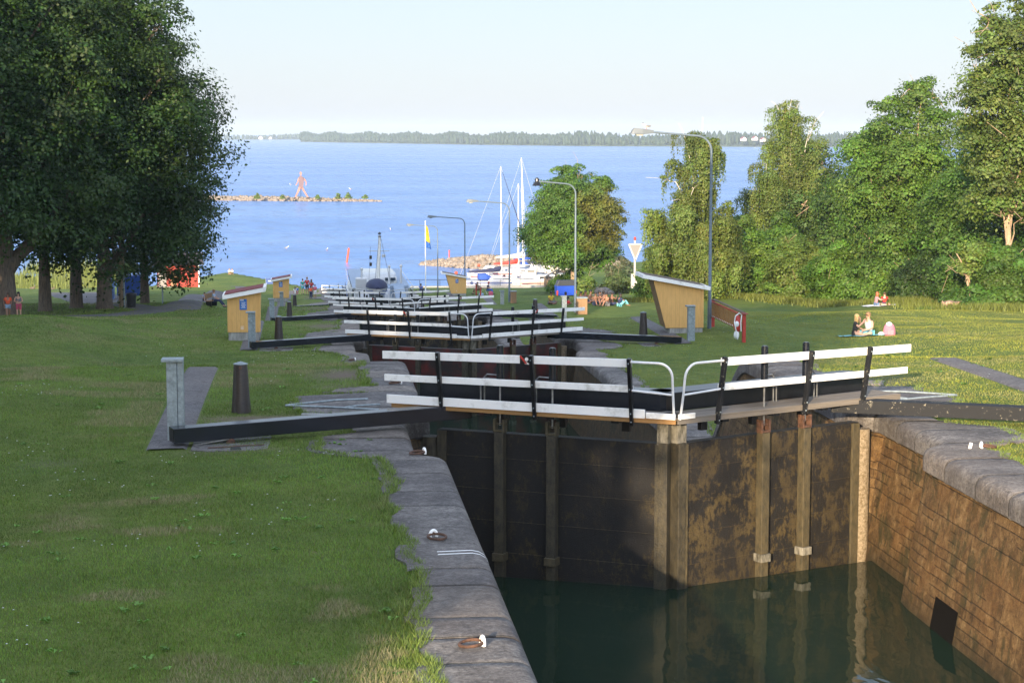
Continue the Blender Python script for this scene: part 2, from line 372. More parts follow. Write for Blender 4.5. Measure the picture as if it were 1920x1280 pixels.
m_birchbark = M('birch_bark', (0.62, 0.56, 0.50), 0.8, 0.0, 5, 0.4, 14, col2=(0.10, 0.08, 0.07), stretch=(1.2, 1.2, 4), contrast=(0.33, 0.42))
m_palebark = M('pale_bark', (0.36, 0.26, 0.17), 0.9, 0.35, 5, 0.7, 14, stretch=(3, 3, 0.5))
m_rubber = M('black_rubber', (0.012, 0.012, 0.012), 0.7)
m_bronze = M('dark_cast_iron', (0.030, 0.022, 0.018), 0.38, 0.4, 12, 0.15, 20, stretch=(1, 1, 6))
# ---------------------------------------------------------------- the terrain
AX = 5.95                                                      # canal axis
DG = [32.4, 72.4, 109.0, 144.5, 185.0, 223.0]                  # distance of each gate's hinges
HC = [5.1, 8.15, 10.85, 13.5, 16.6, 19.4, 21.6]                # depth of each terrace below the eye
WL = [7.62, 10.75, 13.45, 16.0, 16.9, 21.6, 22.5]              # water level of each chamber below the eye
BR = [(41.2, 46.5), (81, 86.5), (117.5, 123), (153, 159), (193.5, 200), (231, 240)]
def sst(a, b, x):
    t = np.clip((x - a) / (b - a), 0, 1); return t * t * (3 - 2 * t)
def h_step(Y):
    h = np.full_like(np.asarray(Y, float), HC[0])
    for i, (a, b) in enumerate(BR): h = h + (HC[i + 1] - HC[i]) * sst(a, b, Y)
    return h
def h_lin(Y):
    return np.interp(Y, [-200, 30, 41, 77, 112, 148, 190, 228, 262, 400], [4.8, 5.1, 5.6, 8.15, 10.85, 13.5, 16.6, 19.4, 21.8, 21.8])
def h_linL(Y):
    return np.interp(Y, [-200, 30, 41, 61, 80, 108, 120, 131, 150, 190, 228, 262, 400], [4.8, 5.1, 5.6, 7.9, 8.6, 10.75, 11.1, 11.7, 12.8, 16.0, 18.6, 21.6, 21.6])
def shore(X):
    return np.interp(X, [-400, -60, -38, -25, -13, -6, 0.6, 2.0, 32, 46, 60, 90, 150, 400], [215, 238, 251, 266, 296, 281, 266, 262, 262, 310, 322, 330, 345, 360])
def vnoise(X, Y, s, seed=0):
    """cheap smooth value noise"""
    x = np.asarray(X, float) / s + 137.3 + seed * 17.1; y = np.asarray(Y, float) / s + 71.7 + seed * 9.3
    xi = np.floor(x); yi = np.floor(y); fx = x - xi; fy = y - yi; fx = fx * fx * (3 - 2 * fx); fy = fy * fy * (3 - 2 * fy)
    def hsh(a, b):
        v = np.sin(a * 127.1 + b * 311.7 + seed * 3.7) * 43758.5453; return v - np.floor(v)
    return (hsh(xi, yi) * (1 - fx) * (1 - fy) + hsh(xi + 1, yi) * fx * (1 - fy) + hsh(xi, yi + 1) * (1 - fx) * fy + hsh(xi + 1, yi + 1) * fx * fy)
def gz(X, Y):
    """ground height (z)"""
    X = np.asarray(X, float); Y = np.asarray(Y, float)
    dl = AX - X; dr = X - AX
    w_ = np.where(X < AX, np.where(Y > 100, sst(9.5, 15, dl), sst(17, 26, dl)), sst(10.5, 19, dr))
    h = h_step(Y) * (1 - w_) + np.where(X < AX, h_linL(Y), h_lin(Y)) * w_
    e = np.clip((np.abs(X - AX) - 7) / 5, 0, 1)
    h = h - e * ((vnoise(X, Y, 9, 1) - 0.5) * 0.45 + (vnoise(X, Y, 3.1, 2) - 0.5) * 0.10)
    def g(cx, cy, rx, ry, a): return a * np.exp(-((X - cx) / rx) ** 2 - ((Y - cy) / ry) ** 2)
    h = h - g(-11.5, 73, 4.5, 8, 0.85) + g(-8.5, 53, 6, 7, 0.8) - g(-13, 60, 3, 5, 0.5) - g(-6.6, 131, 2.6, 4.0, 0.35) - g(-15, 92, 6, 8, 0.2)
    h = h - g(39, 118, 5, 3.5, 0.35) - g(30.5, 140, 3, 4, 0.5)
    h = h - sst(45, 90, X) * 1.6 * sst(60, 120, Y) * (1 - sst(240, 300, Y))
    ys = shore(X); t = sst(ys - 5, ys + 3, Y); quay = (X > -1) & (X < 33)
    t = np.where(quay, sst(261.5, 262.2, Y), t)
    h = h * (1 - t) + 24.5 * t
    return CAMZ - h
def gzf(x, y): return float(gz(x, y))
DIRT = [(-0.9, 33.3, 1.3, .5, .9), (0.7, 39.3, .75, 1.1, .95), (0.5, 37.3, .5, .6, .6), (-1.3, 30.1, .9, .35, .5), (-4.0, 29.6, .5, .3, .4), (11.3, 37.2, 1.2, 1.2, .6), (10.8, 41, .8, .8, .4),
        (-0.9, 73.3, 1.3, .6, .9), (0.6, 79, .8, 1.2, .9), (0.4, 110.5, 1.1, .8, .8), (0.4, 116, .8, 1.1, .7), (12, 72.5, 1.6, .8, .6), (0.3, 147, 1, 1.2, .8), (0.2, 190, 1, 1.5, .8), (11.8, 113, 1, 1.2, .7), (13, 149, 1, 1, .5)]
def dirt(X, Y):
    X = np.asarray(X, float); d = np.zeros_like(X)
    for (cx, cy, rx, ry, a) in DIRT: d = np.maximum(d, a * np.exp(-(((X - cx) / rx) ** 2 + ((Y - cy) / ry) ** 2) ** 1.5))
    return d
# canal edge line: the coping's inner edge; niches at each gate
def cedge(Y):
    """half width of the canal at Y"""
    o = 3.85 * np.ones_like(np.asarray(Y, float))
    for d in DG: o = o + 0.45 * (sst(d - 3.5, d - 3.0, Y) - sst(d + 0.3, d + 0.9, Y))
    return o
def axis(start, end, segs):
    out = [start]; x = start
    for lim, st in segs:
        while x < lim - 1e-6: x = min(lim, x + st); out.append(x)
    return out
ys = axis(-60, 0, [(14, 6), (50, 0.5), (130, 1.0), (240, 1.5), (345, 2.5)])
xl = axis(-420, 0, [(-120, 30), (-50, 7), (-25, 2.0), (-12, 1.0), (1.2, 0.4)])
xr = axis(10.7, 0, [(18, 0.4), (30, 1.0), (60, 2.0), (120, 6), (420, 25)])
gv = []; gq = []; gd = []; n0 = 0
for xs in (xl, xr):
    X, Y = np.meshgrid(xs, ys); Z = gz(X, Y) - 0.0
    gv.append(np.stack([X, Y, Z], -1).reshape(-1, 3)); gd.append(dirt(X, Y).ravel())
    ny, nx = X.shape; i = np.arange((ny - 1) * (nx - 1)); r_, c_ = i // (nx - 1), i % (nx - 1); a = r_ * nx + c_
    gq.append(np.stack([a, a + 1, a + nx + 1, a + nx], 1) + n0); n0 += ny * nx
# the sheet also runs down into the lake bed
ground = npmesh('ground', np.concatenate(gv), np.concatenate(gq), m_lawn, smooth=True)
at = ground.data.attributes.new('dirt', 'FLOAT', 'POINT'); at.data.foreach_set('value', np.concatenate(gd).astype(np.float32))
tag(ground, 'terraced lawn beside the canal locks', kind='structure')
bed = MB(); bed.add([(-9000, -900, -6), (9000, -900, -6), (9000, 14000, -6), (-9000, 14000, -6)], [(0, 1, 2, 3)])
tag(bed.build('lake_bed', m_asphalt), 'bed of the lake', kind='structure')

# ---- lake water
def lake_material():
    g = NT('lake_water'); tc = g.n('TexCoord'); c = tc.outputs['Object']
    m1 = g.n('Mapping', {'Vector': c, 'Scale': (0.55, 1.0, 1.0)}).outputs[0]
    n1 = g.noise(m1, 0.9, 3, 0.55, 0.4); n2 = g.noise(m1, 0.16, 3, 0.55, 0.3); n4 = g.noise(m1, 0.035, 3, 0.6)
    n3 = g.noise(g.n('Mapping', {'Vector': c, 'Scale': (0.25, 1.0, 1.0)}).outputs[0], 0.012, 4, 0.6)
    g.p.inputs['Base Color'].default_value = (0.02, 0.10, 0.26, 1); g.p.inputs['IOR'].default_value = 1.33; g.p.inputs['Specular IOR Level'].default_value = 0.4
    g.L(g.ramp(n3, [(0.35, 0.30), (0.65, 0.24)]), g.p.inputs['Roughness'])
    g.L(g.ramp(n3, [(0.35, (0.095, 0.19, 0.46)), (0.65, (0.115, 0.225, 0.50))]), g.p.inputs['Base Color'])
    nm = g.noise(g.n('Mapping', {'Vector': c, 'Scale': (0.30, 0.12, 1)}).outputs[0], 0.55, 7, 0.72); rp = g.ramp(nm, [(0.36, 0.82), (0.64, 1.16)])  # light on the ripples is put into the colour as streaks
    bc = g.mix(1.0, g.ramp(n3, [(0.35, (0.078, 0.195, 0.45)), (0.65, (0.100, 0.230, 0.49))]), rp, 'MULTIPLY'); g.L(bc, g.p.inputs['Base Color'])
    h = g.math('ADD', g.math('MULTIPLY', n1, 0.5), g.math('ADD', g.math('MULTIPLY', n2, 1.6), g.math('MULTIPLY', n4, 2.0)))
    g.bump(h, 0.8, 0.6); return g.m
m_lake = lake_material()
lk = MB(); lk.add([(-9000, 205, 0), (9000, 205, 0), (9000, 14000, 0), (-9000, 14000, 0)], [(0, 1, 2, 3)])
tag(lk.build('lake_water', m_lake), 'open blue lake beyond the locks', kind='structure')
def lock_water_material():
    g = NT('lock_water'); tc = g.n('TexCoord'); c = tc.outputs['Object']
    n1 = g.noise(g.n('Mapping', {'Vector': c, 'Scale': (1.0, 0.55, 1)}).outputs[0], 1.5, 2, 0.5, 0.8); n2 = g.noise(c, 6, 2, 0.5)
    g.p.inputs['Base Color'].default_value = (0.010, 0.022, 0.013, 1); g.p.inputs['Roughness'].default_value = 0.04; g.p.inputs['IOR'].default_value = 1.33
    g.bump(g.math('ADD', n1, g.math('MULTIPLY', n2, 0.06)), 0.14, 0.08); return g.m
m_lockwater = lock_water_material()
cuts = [-40] + [d - 0.2 for d in DG] + [264]
for i in range(7):
    b = MB(); z = CAMZ - WL[i]; a0, a1 = cuts[i] - 1.9 * (i > 0), cuts[i + 1] - (0.0 if i < 6 else 0)
    # chevron ends follow the mitred gates
    P = [(AX - 4.9, cuts[i] + 0.1, z), (AX, cuts[i] - (1.95 if i else 0), z), (AX + 4.9, cuts[i] + 0.1, z), (AX + 4.9, cuts[i + 1] + 0.1, z), (AX, cuts[i + 1] - (1.95 if i < 6 else 0), z), (AX - 4.9, cuts[i + 1] + 0.1, z)]
    b.add(P, [(0, 1, 4, 5), (1, 2, 3, 4)])
    tag(b.build('canal_water', m_lockwater), ['dark green water of the nearest lock chamber', 'water in the chamber behind the first gates', 'water in the third lock chamber', 'water in the fourth lock chamber', 'water under the moored passenger boat', 'water of the sixth lock chamber', 'water of the last lock chamber'][i], kind='structure')

m_joint = M('slab_joint', (0.022, 0.022, 0.014), 0.95, 0.5, 7)
# ---- lock walls with coping, one thing per side and terrace
rng = np.random.default_rng(5)
SEG = [(-34, 46.5), (46.5, 86.5), (86.5, 123), (123, 159), (159, 200), (200, 240), (240, 262)]
ordn = ['nearest', 'second', 'third', 'fourth', 'fifth', 'sixth', 'seventh']
def grass_edge(side, Y):
    """width of the coping at Y (irregular: turf creeps over each slab by another amount)"""
    w0 = 1.0 + 0.35 * (vnoise(Y, 0 * Y + side * 9, 1.5, 7) - 0.5) + 0.22 * (vnoise(Y, 0 * Y + side * 3, 0.35, 8) - 0.5)
    for k, d in enumerate(DG):
        w0 = w0 + 0.55 * (sst(d - 3.2, d - 2.6, Y) - sst(d - 1.4, d - 0.9, Y)) 
        w0 = w0 + 1.35 * (sst(d + 1.0, d + 1.5, Y) - sst(d + 3.6, d + 4.0, Y)) + 0.75 * (sst(d + 4.0, d + 4.1, Y) - sst(d + 4.6, d + 4.9, Y))
    return w0
for si, side in enumerate((-1, 1)):
    for k, (ya, yb) in enumerate(SEG):
        t = thing('lock_wall', f"{'left' if side < 0 else 'right'} stone wall of the {ordn[k]} lock chamber with granite coping", 'lock wall', (0, 0, 0), 0, 'stone lock walls')
        step = 0.12 if k == 0 else (0.3 if k < 3 else 0.6)
        y0 = ya; Yl = []
        slab = ya
        while slab < yb - 0.2:
            L_ = rng.uniform(0.75, 1.45); e = min(slab + L_, yb)
            if yb - e < 0.5: e = yb
            st = step if slab > 12 or k else 1.0
            m = max(2, int((e - slab) / st)); yy = list(np.linspace(slab + 0.018, e - 0.018, m)); Yl.append((slab, yy, e)); slab = e
        rings = []; jr = []; slabs = []
        for (s0, yy, e0) in Yl:
            dz = rng.uniform(-0.008, 0.008); tilt = rng.uniform(-0.006, 0.006); wj = rng.uniform(-0.12, 0.16)
            for q, y in enumerate([s0 + 0.002] + yy + [e0 - 0.002]):
                groove = 0.012 if q in (0, len(yy) + 1) else 0.0
                hw = float(cedge(y)); zt = CAMZ - float(h_step(np.array(y))) + 0.035 + dz - groove
                wd = float(grass_edge(side, np.array([y]))[0]) + wj
                pr = [(wd, -0.14), (wd, -0.012), (wd - 0.04, 0.0), (0.42, 0.004), (0.2, 0.0), (0.11, -0.018), (0.045, -0.055), (0.012, -0.11), (0.0, -0.17), (0.0, -0.36), (0.05, -0.40)]
                if q == 0: jr.append([[(AX + side * (hw + u), y + dy, zt + v * 1.0 + 0.014 + 0.002) for (u, v) in [(wd - 0.02, -0.002)] + pr[2:9] + [(-0.003, -0.20), (-0.003, -0.35)]] for dy in (-0.008, 0.008)])
                rings.append([(AX + side * (hw + u), y, zt + v * (1 if v < -0.2 else 1)) for (u, v) in pr])
            slabs.append(rings); rings = []
        c = MB()
        for sr in slabs: c.cm = int(rng.choice([0, 0, 1, 2])); c.loft(sr, closed=False)
        c.cm = 3
        for j_ in jr: c.loft(j_, closed=False)
        c.build('coping', [m_coping, m_coping2, m_coping3, m_joint], t, smooth=True)
        ms = MB(); rr = []
        for y in np.arange(ya, yb + 0.01, 0.5 if k < 2 else 1.0):
            y = min(y, yb); hw = float(cedge(y)); zt = CAMZ - float(h_step(np.array(y))) - 0.34
            rr.append([(AX + side * (hw + 0.6), y, zt), (AX + side * (hw + 0.045), y, zt), (AX + side * (hw - 0.36), y, zt - 2.4), (AX + side * (hw - 0.36), y, CAMZ - 27 if k > 4 else zt - 7)])
        ms.loft(rr, closed=False); ms.build('masonry', m_masonry, t)
CULY, CULZ = 26.9, 15.08
# culvert opening: flush black block, a recess's shade put into its colour, in the right wall of the nearest chamber
cv = MB()
cv.prism([(AX + 3.604, CULZ + .29), (AX + 3.74, CULZ + .29), (AX + 3.64, CULZ - .29), (AX + 3.503, CULZ - .29)], 'y', CULY - .5, CULY + .5); tag(cv.build('culvert_opening', M('recess_shade', (0.006, 0.005, 0.004), 0.9, spec=0.1)), 'dark square culvert opening in the lit right chamber wall', 'opening')
# end closing of the canal behind the camera and floor
e = MB(); e.box((AX, -34.5, CAMZ - 9), (12, 1, 9)); tag(e.build('head_wall', m_masonry), 'masonry head wall of the nearest chamber', kind='structure')

# ---- draped strips: paths
def strip(name, pts, widths, mat, label, lift=0.02, res=0.7, kind='structure', cross=4):
    P = [Vector((p[0], p[1], 0)) for p in pts]; L = [0]
    for a, b in zip(P, P[1:]): L.append(L[-1] + (b - a).length)
    n = max(2, int(L[-1] / res)); tt = np.linspace(0, L[-1], n); xs_ = np.interp(tt, L, [p.x for p in P]); ys_ = np.interp(tt, L, [p.y for p in P])
    for _ in range(3):
        xs_[1:-1] = (xs_[:-2] + 2 * xs_[1:-1] + xs_[2:]) / 4; ys_[1:-1] = (ys_[:-2] + 2 * ys_[1:-1] + ys_[2:]) / 4
    dx = np.gradient(xs_); dy = np.gradient(ys_); l = np.hypot(dx, dy); nx_, ny_ = -dy / l, dx / l; W = np.interp(tt, L, widths) / 2
    rings = []
    for i in range(n):
        r = []
        for q in range(-cross, cross + 1):
            u = q / cross * W[i]; x = xs_[i] + nx_[i] * u; y = ys_[i] + ny_[i] * u; r.append((x, y, gzf(x, y) + lift + (0.02 if abs(q) < cross else -0.03)))
        rings.append(r)
    b = MB(); b.loft(rings, closed=False); return tag(b.build(name, mat, smooth=True), label, kind=kind)
for k, d in enumerate(DG):
    for side in (-1, 1):
        x = AX + side * 8.32
        strip('paved_strip', [(x, d - 2.1), (x, d + 8.4)], [0.72, 0.72], m_setts, f"sett strip on the {'left' if side < 0 else 'right'} bank by the {ordn[k]} gates", lift=0.012, res=0.5)
strip('path', [(-60, 92), (-35, 99), (-20, 105.5), (-15.8, 107.5), (-12, 111.5), (-9.8, 117), (-8.6, 125), (-8.6, 134), (-8.0, 150), (-8, 175), (-7, 205), (-9, 240), (-12, 262)], [3.2, 3.2, 3.2, 3.0, 2.8, 2.6, 2.4, 2.4, 2.4, 2.2, 2.2, 2.2, 2.2], m_asphalt, 'asphalt footpath under the big trees')
strip('path', [(-9.5, 118), (-13, 127), (-17, 145), (-21, 170), (-25, 200)], [2.2, 3, 5, 6, 6], m_asphalt, 'gravel square between the trunks')
strip('path', [(15.2, 37.2), (17.2, 35.2), (19.5, 34)], [0.72, 0.75, 0.75], m_setts, 'sett path leaving the right bank', lift=0.014)
# ---------------------------------------------------------------- lock gates
m_posthead = M('streaked_post_head', (0.25, 0.23, 0.18), 0.8, 0.5, 9, 0.5, 30, col2=(0.05, 0.045, 0.03), stretch=(1, 1, 0.4))
UX, UY = 3.85, 2.1; LL = math.hypot(UX, UY); GA = math.atan2(UY, UX)
def gate_leaf(side, k, first=False, flaky=False, red=False):
    """local frame: +u from hinge to mitre (x = -side*... ), v downstream, w up from the coping"""
    nm = 'left' if side < 0 else 'right'; sg = -side
    d = DG[k]; t = thing('lock_gate', f"{nm} leaf of the {['nearest','second','third','fourth','fifth','sixth'][k]} pair of lock gates, white-railed footbridge over dark plates", 'lock gate', (AX + side * UX, d, CAMZ - HC[k] ), side * GA, 'leaves of the lock gates')
    def P(u, v, w): return (sg * u, v, w)
    def U(tt): return LL * (1 - tt)
    H = -6.4
    b = MB(); b.prism([(sg * 0.12, -0.10), (sg * (LL - 0.06), -0.10), (sg * (LL - 0.06), 0.12), (sg * 0.12, 0.12)], 'z', H, -0.06)
    pl = b.build('gate_plate', [m_panel_shaded if side < 0 else m_panel_lit] if not red else [m_redplate], t, bevel=0.008)
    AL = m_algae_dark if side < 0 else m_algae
    for u in (0.16, LL - 0.23):                                        # edge strips
        s_ = MB(); s_.box(P(u + 0.07, -0.13, H / 2 - 0.02), (0.17, 0.05, -H - 0.1)); s_.build('edge_plate', AL, pl, bevel=0.006)
    m_ = MB(); m_.box(P(LL - 0.10, -0.02, (H - 0.04) / 2), (0.16, 0.30, -H - 0.04)); m_.build('mitre_post', m_algae_dark, t, bevel=0.01)
    m_ = MB(); m_.box(P(LL - 0.12, 0.0, 0.13), (0.20, 0.26, 0.44)); m_.build('post_head', m_posthead, t, bevel=0.01)
    h_ = MB(); h_.tube([P(-0.02, -0.02, H), P(-0.02, -0.02, -0.2)], 0.16, 14); h_.build('heel_post', m_crust if side > 0 else m_algae_dark, t, smooth=True)
    for tt in (0.47, 0.69) if side < 0 else (0.43, 0.65):
        u = U(tt); g_ = MB(); g_.box(P(u, -0.19, (H - 0.02) / 2), (0.17, 0.16, -H - 0.02)); gp = g_.build('guide_post', AL, t, bevel=0.01)
        br = MB(); br.box(P(u, -0.2, -2.2), (0.22, 0.22, 0.14)); br.build('bracket', m_posthead if side > 0 else m_algae, gp, bevel=0.01)
        c_ = MB()
        for s2 in (-1, 1): c_.prism([(sg * u + s2 * 0.085 - 0.02, -0.02), (sg * u + s2 * 0.085 + 0.02, -0.02), (sg * u + s2 * 0.085 + 0.02, 0.21), (sg * u + s2 * 0.085 - 0.02, 0.21)], 'y', -0.26, -0.12)
        c_.box(P(u, -0.19, 0.005), (0.2, 0.15, 0.03)); c_.tube([P(u - 0.13, -0.19, 0.12), P(u + 0.13, -0.19, 0.12)], 0.02, 6)
        c_.build('clevis', m_rust if side > 0 else m_algae, gp, bevel=0.004)
        cy = MB(); cy.tube([P(u, -0.19, 0.84), P(u, -0.19, 1.46)], 0.062, 12); cy.tube([P(u, -0.19, 1.46), P(u, -0.19, 1.48)], 0.05, 12)
        cy.tube([P(u, -0.19, 0.80), P(u, -0.19, 0.86)], 0.085, 12); cl = cy.build('hydraulic_cylinder', m_beam, t, smooth=True)
        rd = MB(); rd.tube([P(u, -0.19, 0.10), P(u, -0.19, 0.82)], 0.017, 8); rd.build('piston_rod', m_steel, cl, smooth=True)
        sp = MB(); sp.bar(P(u - 0.3, -0.0, 0.78), P(u + 0.32, -0.0, 0.78), 0.42, 0.025); sp.bar(P(u, -0.19, 0.79), P(u, 0.55, 0.72), 0.14, 0.03); sp.build('bearer_plate', m_black, cl, bevel=0.004)
        hp = MB()
        for q in (0, 0.07): hp.tube([P(u - 0.05, -0.12, 0.95 - q), P(u - 0.30 - q, -0.05, 0.95 - q), P(u - 0.36 - q, -0.03, 0.90 - q), P(u - 0.36 - q, -0.03, 0.47)], 0.013, 6)
        hp.build_each('hydraulic_pipe', m_steel, cl, smooth=True)
    # deck
    D0 = -0.62; D1 = LL + 0.19
    for q in range(3):
        vv = -0.36 + q * 0.215; dk = MB(); dk.bar(P(D0, vv + 0.1, 0.405), P(D1 - 0.02 * q, vv + 0.1, 0.405), 0.20, 0.045)
        dk.build('deck_plank', m_deckwood, t, bevel=0.006)
    dk = MB(); dk.bar(P(D0, -0.378, 0.375), P(D1, -0.378, 0.375), 0.03, 0.10); dk.build('deck_edge', m_edgewood if side < 0 else m_deckwood, t, bevel=0.004)
    br = MB()
    for u in (0.1, 1.2, 2.35, 3.5): br.box(P(u, -0.02, 0.325), (0.14, 0.66, 0.10)); br.box(P(u, 0.25, 0.17), (0.14, 0.10, 0.22))
    br.build_each('deck_bracket', m_black, t, bevel=0.006)
    # toe board, rails
    lean = 0.16; vr = -0.42
    def RV(w): return vr - lean * (w - 0.42) / 0.92
    posts = (0.96, 0.565, 0.17) if side < 0 else (0.96, 0.64, 0.19)
    def U(tt): return LL * (1 - tt) + 0.18
    def RW(u, w): return w + 0.06 * (u / LL) * max(0, (w - 0.42) / 0.85)
    R0, R1 = -0.72, U(posts[2]) + 0.03
    for (w, hh, nm2) in ((1.27, 0.135, 'top_rail'), (0.86, 0.115, 'middle_rail')):
        r_ = MB(); r_.bar(P(R0, RV(w) + 0.055, RW(R0, w)), P(R1, RV(w) + 0.055, RW(R1, w)), 0.032, hh); r_.build(nm2, m_white, t, bevel=0.005)
    if not (side > 0 and first):
        r_ = MB(); r_.bar(P(R0 + 0.02, vr + 0.02, 0.475), P(LL - 0.34, vr + 0.02, 0.475), 0.032, 0.15); r_.bar(P(LL - 0.32, vr + 0.02, 0.455), P(LL + 0.19, vr + 0.02, 0.455), 0.032, 0.10)
        r_.build('toe_board', m_white, t, bevel=0.005)
    else:
        r_ = MB(); r_.bar(P(LL - 0.16, vr + 0.02, 0.455), P(LL + 0.19, vr + 0.02, 0.455), 0.032, 0.09); r_.build('toe_board', m_white, t, bevel=0.005)
    for tt in posts:
        u = U(tt); p_ = MB()
        for (wv, w0) in ((0.09, 0),): p_.bar(P(u, RV(0.27) + 0.005, 0.27), P(u, RV(1.35) + 0.005, RW(u, 1.35)), 0.062, 0.085, up=(0, 1, 0))
        po = p_.build('rail_post', m_flaked if (side > 0 and first) else m_black, t, bevel=0.006)
        bo = MB()
        for w in (1.27, 0.86, 0.47, 0.33): bo.ball(P(u, RV(w) - 0.045, RW(u, w)), 0.014, 6, 4)
        bo.build_each('bolt', m_galv, po)
    # bent tube handrail at the mitre
    u0 = U(posts[2]); hr = MB(); pts = [P(u0, RV(1.29) , 1.35)]
    ue = LL + 0.17
    for a in np.linspace(0, 90, 7):
        a = R(a); pts.append(P(ue - 0.22 + 0.22 * math.sin(a), RV(1.07 + 0.22 * math.cos(a)), 1.13 + 0.22 * math.cos(a)))
    pts += [P(ue, RV(0.8), 0.8), P(ue, RV(0.41), 0.41)]
    hr.tube(pts, 0.021, 8); hr.tube([P(u0, RV(0.86), 0.87), P(ue, RV(0.86), 0.83)], 0.018, 8); hr.build('handrail', m_whitepipe, t, smooth=True)
    # boxed top beam
    bx = MB(); bx.prism([(sg * -0.42, 0.36), (sg * (LL - 0.32), 0.36), (sg * (LL - 0.20), 0.50), (sg * (LL - 0.20), 0.90), (sg * -0.42, 0.90), (sg * -0.52, 0.80), (sg * -0.52, 0.46)], 'z', 0.41, 0.73)
    bx.build('top_beam', m_beam if side < 0 else m_black, t, bevel=0.012)
    # small warning plate on the top rail
    if k < 3:
        u = U(posts[1]) - 0.12 if side < 0 else U(posts[1]) - 0.10
        if not (k == 0 and side > 0):
            sgn = MB(); w = 1.29; y_ = RV(w) + 0.028; sgn.box(P(u, y_, w), (0.19, 0.012, 0.17)); so_ = sgn.build('warning_plate', m_black, t, bevel=0.003)
            q = MB(); q.bar(P(u - 0.09 * sg * sg, y_ - 0.009, w + 0.07), P(u + 0.03, y_ - 0.009, w - 0.06), 0.012, 0.03, up=(0, 0, 1)); q.build('red_stroke', m_red, so_)
            q = MB(); q.tube([P(u + 0.03, y_ - 0.008, w + 0.02), P(u + 0.03, y_ - 0.016, w + 0.02)], 0.032, 12); q.bar(P(u - 0.0, y_ - 0.010, w - 0.055), P(u + 0.085, y_ - 0.010, w - 0.06), 0.008, 0.02); q.bar(P(u + 0.0, y_ - 0.010, w - 0.02), P(u + 0.07, y_ - 0.010, w - 0.06), 0.008, 0.016); q.build('white_symbol', m_white, so_)
    return t
m_redplate = M('dark_red_plate', (0.10, 0.012, 0.008), 0.5, 0.5, 0.8, col2=(0.018, 0.012, 0.010), contrast=(0.45, 0.62))
for k in range(6):
    for side in (-1, 1): gate_leaf(side, k, first=(k == 0), red=(k == 1))

# ---------------------------------------------------------------- swing arms that push the leaves
def push_beam(side, k, flaky=False):
    nm = 'left' if side < 0 else 'right'
    x0 = AX + side * 8.25; d = DG[k]; z = CAMZ - HC[k]
    t = thing('push_beam', f"{'flaking' if flaky else 'long'} blue-black box arm lying across the {nm} bank to the {ordn[k]} gates", 'gate arm', (x0, d - 1.85, z), 0, 'gate arms')
    S_ = -side
    a = Vector((0, 0, 0.19)); b = Vector((S_ * 5.0, 1.6, 0.28))
    m = MB(); m.bar(a, b, 0.32, 0.24); m.build('arm', m_flaked if flaky else m_beam, t, bevel=0.008)
    e = MB(); e.bar(a - (b - a).normalized() * 0.004, a + (b - a).normalized() * 0.05, 0.27, 0.19); e.build('open_end', m_rubber, t)
    dr = (b - a).normalized(); l = MB(); l.bar(b, b + dr * 0.35, 0.10, 0.12); l.build('link_pin', m_algae if side < 0 else m_flaked, t, bevel=0.01)
    l = MB(); p0 = b + dr * 0.3; p1 = p0 + Vector((S_ * 0.70, -0.12 + 0.12, 0.03)); l.bar(p0, p1, 0.03, 0.13); l2 = l.build('link_plate', m_galv, t, bevel=0.004)
    bo = MB(); dd = (p1 - p0)
    for f in (0.12, 0.28, 0.78, 0.93): c = p0 + dd * f; bo.tube([c + Vector((0, -0.014, 0)), c + Vector((0, -0.04, 0))], 0.026, 6)
    bo.build_each('bolt', m_rust, l2)
    wc = Vector((S_ * 0.95, 0.30, -0.0)); wv = MB(); wv.tube([wc + Vector((0, -0.16, 0.02)), wc + Vector((0, -0.10, 0.02))], 0.075, 14); wv.build('wheel', m_rust, t, smooth=True)
    f_ = MB(); f_.bar(wc + Vector((-S_ * 0.6, -0.25, 0.01)), wc + Vector((0.0, -0.13, 0.09)), 0.05, 0.02); f_.build('scraper', m_steel, t)
    return t
for k in range(5):
    for side in (-1, 1): push_beam(side, k, flaky=(k == 0 and side > 0))
# rail pads under the arms
for k in range(3):
    for side in (-1, 1):
        x0 = AX + side * 8.25; S_ = -side; z = CAMZ - HC[k]; d = DG[k]
        nm = 'left' if side < 0 else 'right'
        t = thing('wheel_track', f"curved concrete wheel pad under the {nm} arm of the {ordn[k]} gates", 'wheel pad', (x0 + S_ * 0.95, d - 1.75, z), 0, 'wheel pads')
        p = MB(); pr = [(-0.62, -0.5), (-0.3, -0.66), (0.4, -0.62), (0.62, -0.45), (0.66, 0.7), (-0.62, 0.72)]; p.prism([(S_ * a, b) for a, b in pr], 'z', -0.2, 0.012); p.build('pad', m_concrete2 if False else m_flag, t, bevel=0.01)
        rr = MB()
        rr.prism([(S_ * 0.02, -0.6), (S_ * 0.20, -0.6), (S_ * 0.16, -0.35), (S_ * 0.02, -0.35)], 'z', -0.1, 0.02); rr.build('rail', m_rubber, t)
        ar = MB(); ar.loft([[(S_ * (-0.35 + 0.9 * f + 0 * a), -0.30 + 0.10 * math.cos(f * 3.1) * -1 + a, 0.022) for a in (-0.05, 0.05)] for f in np.linspace(0, 1, 9)], closed=False); ar.build('curved_rail', m_rust, t)

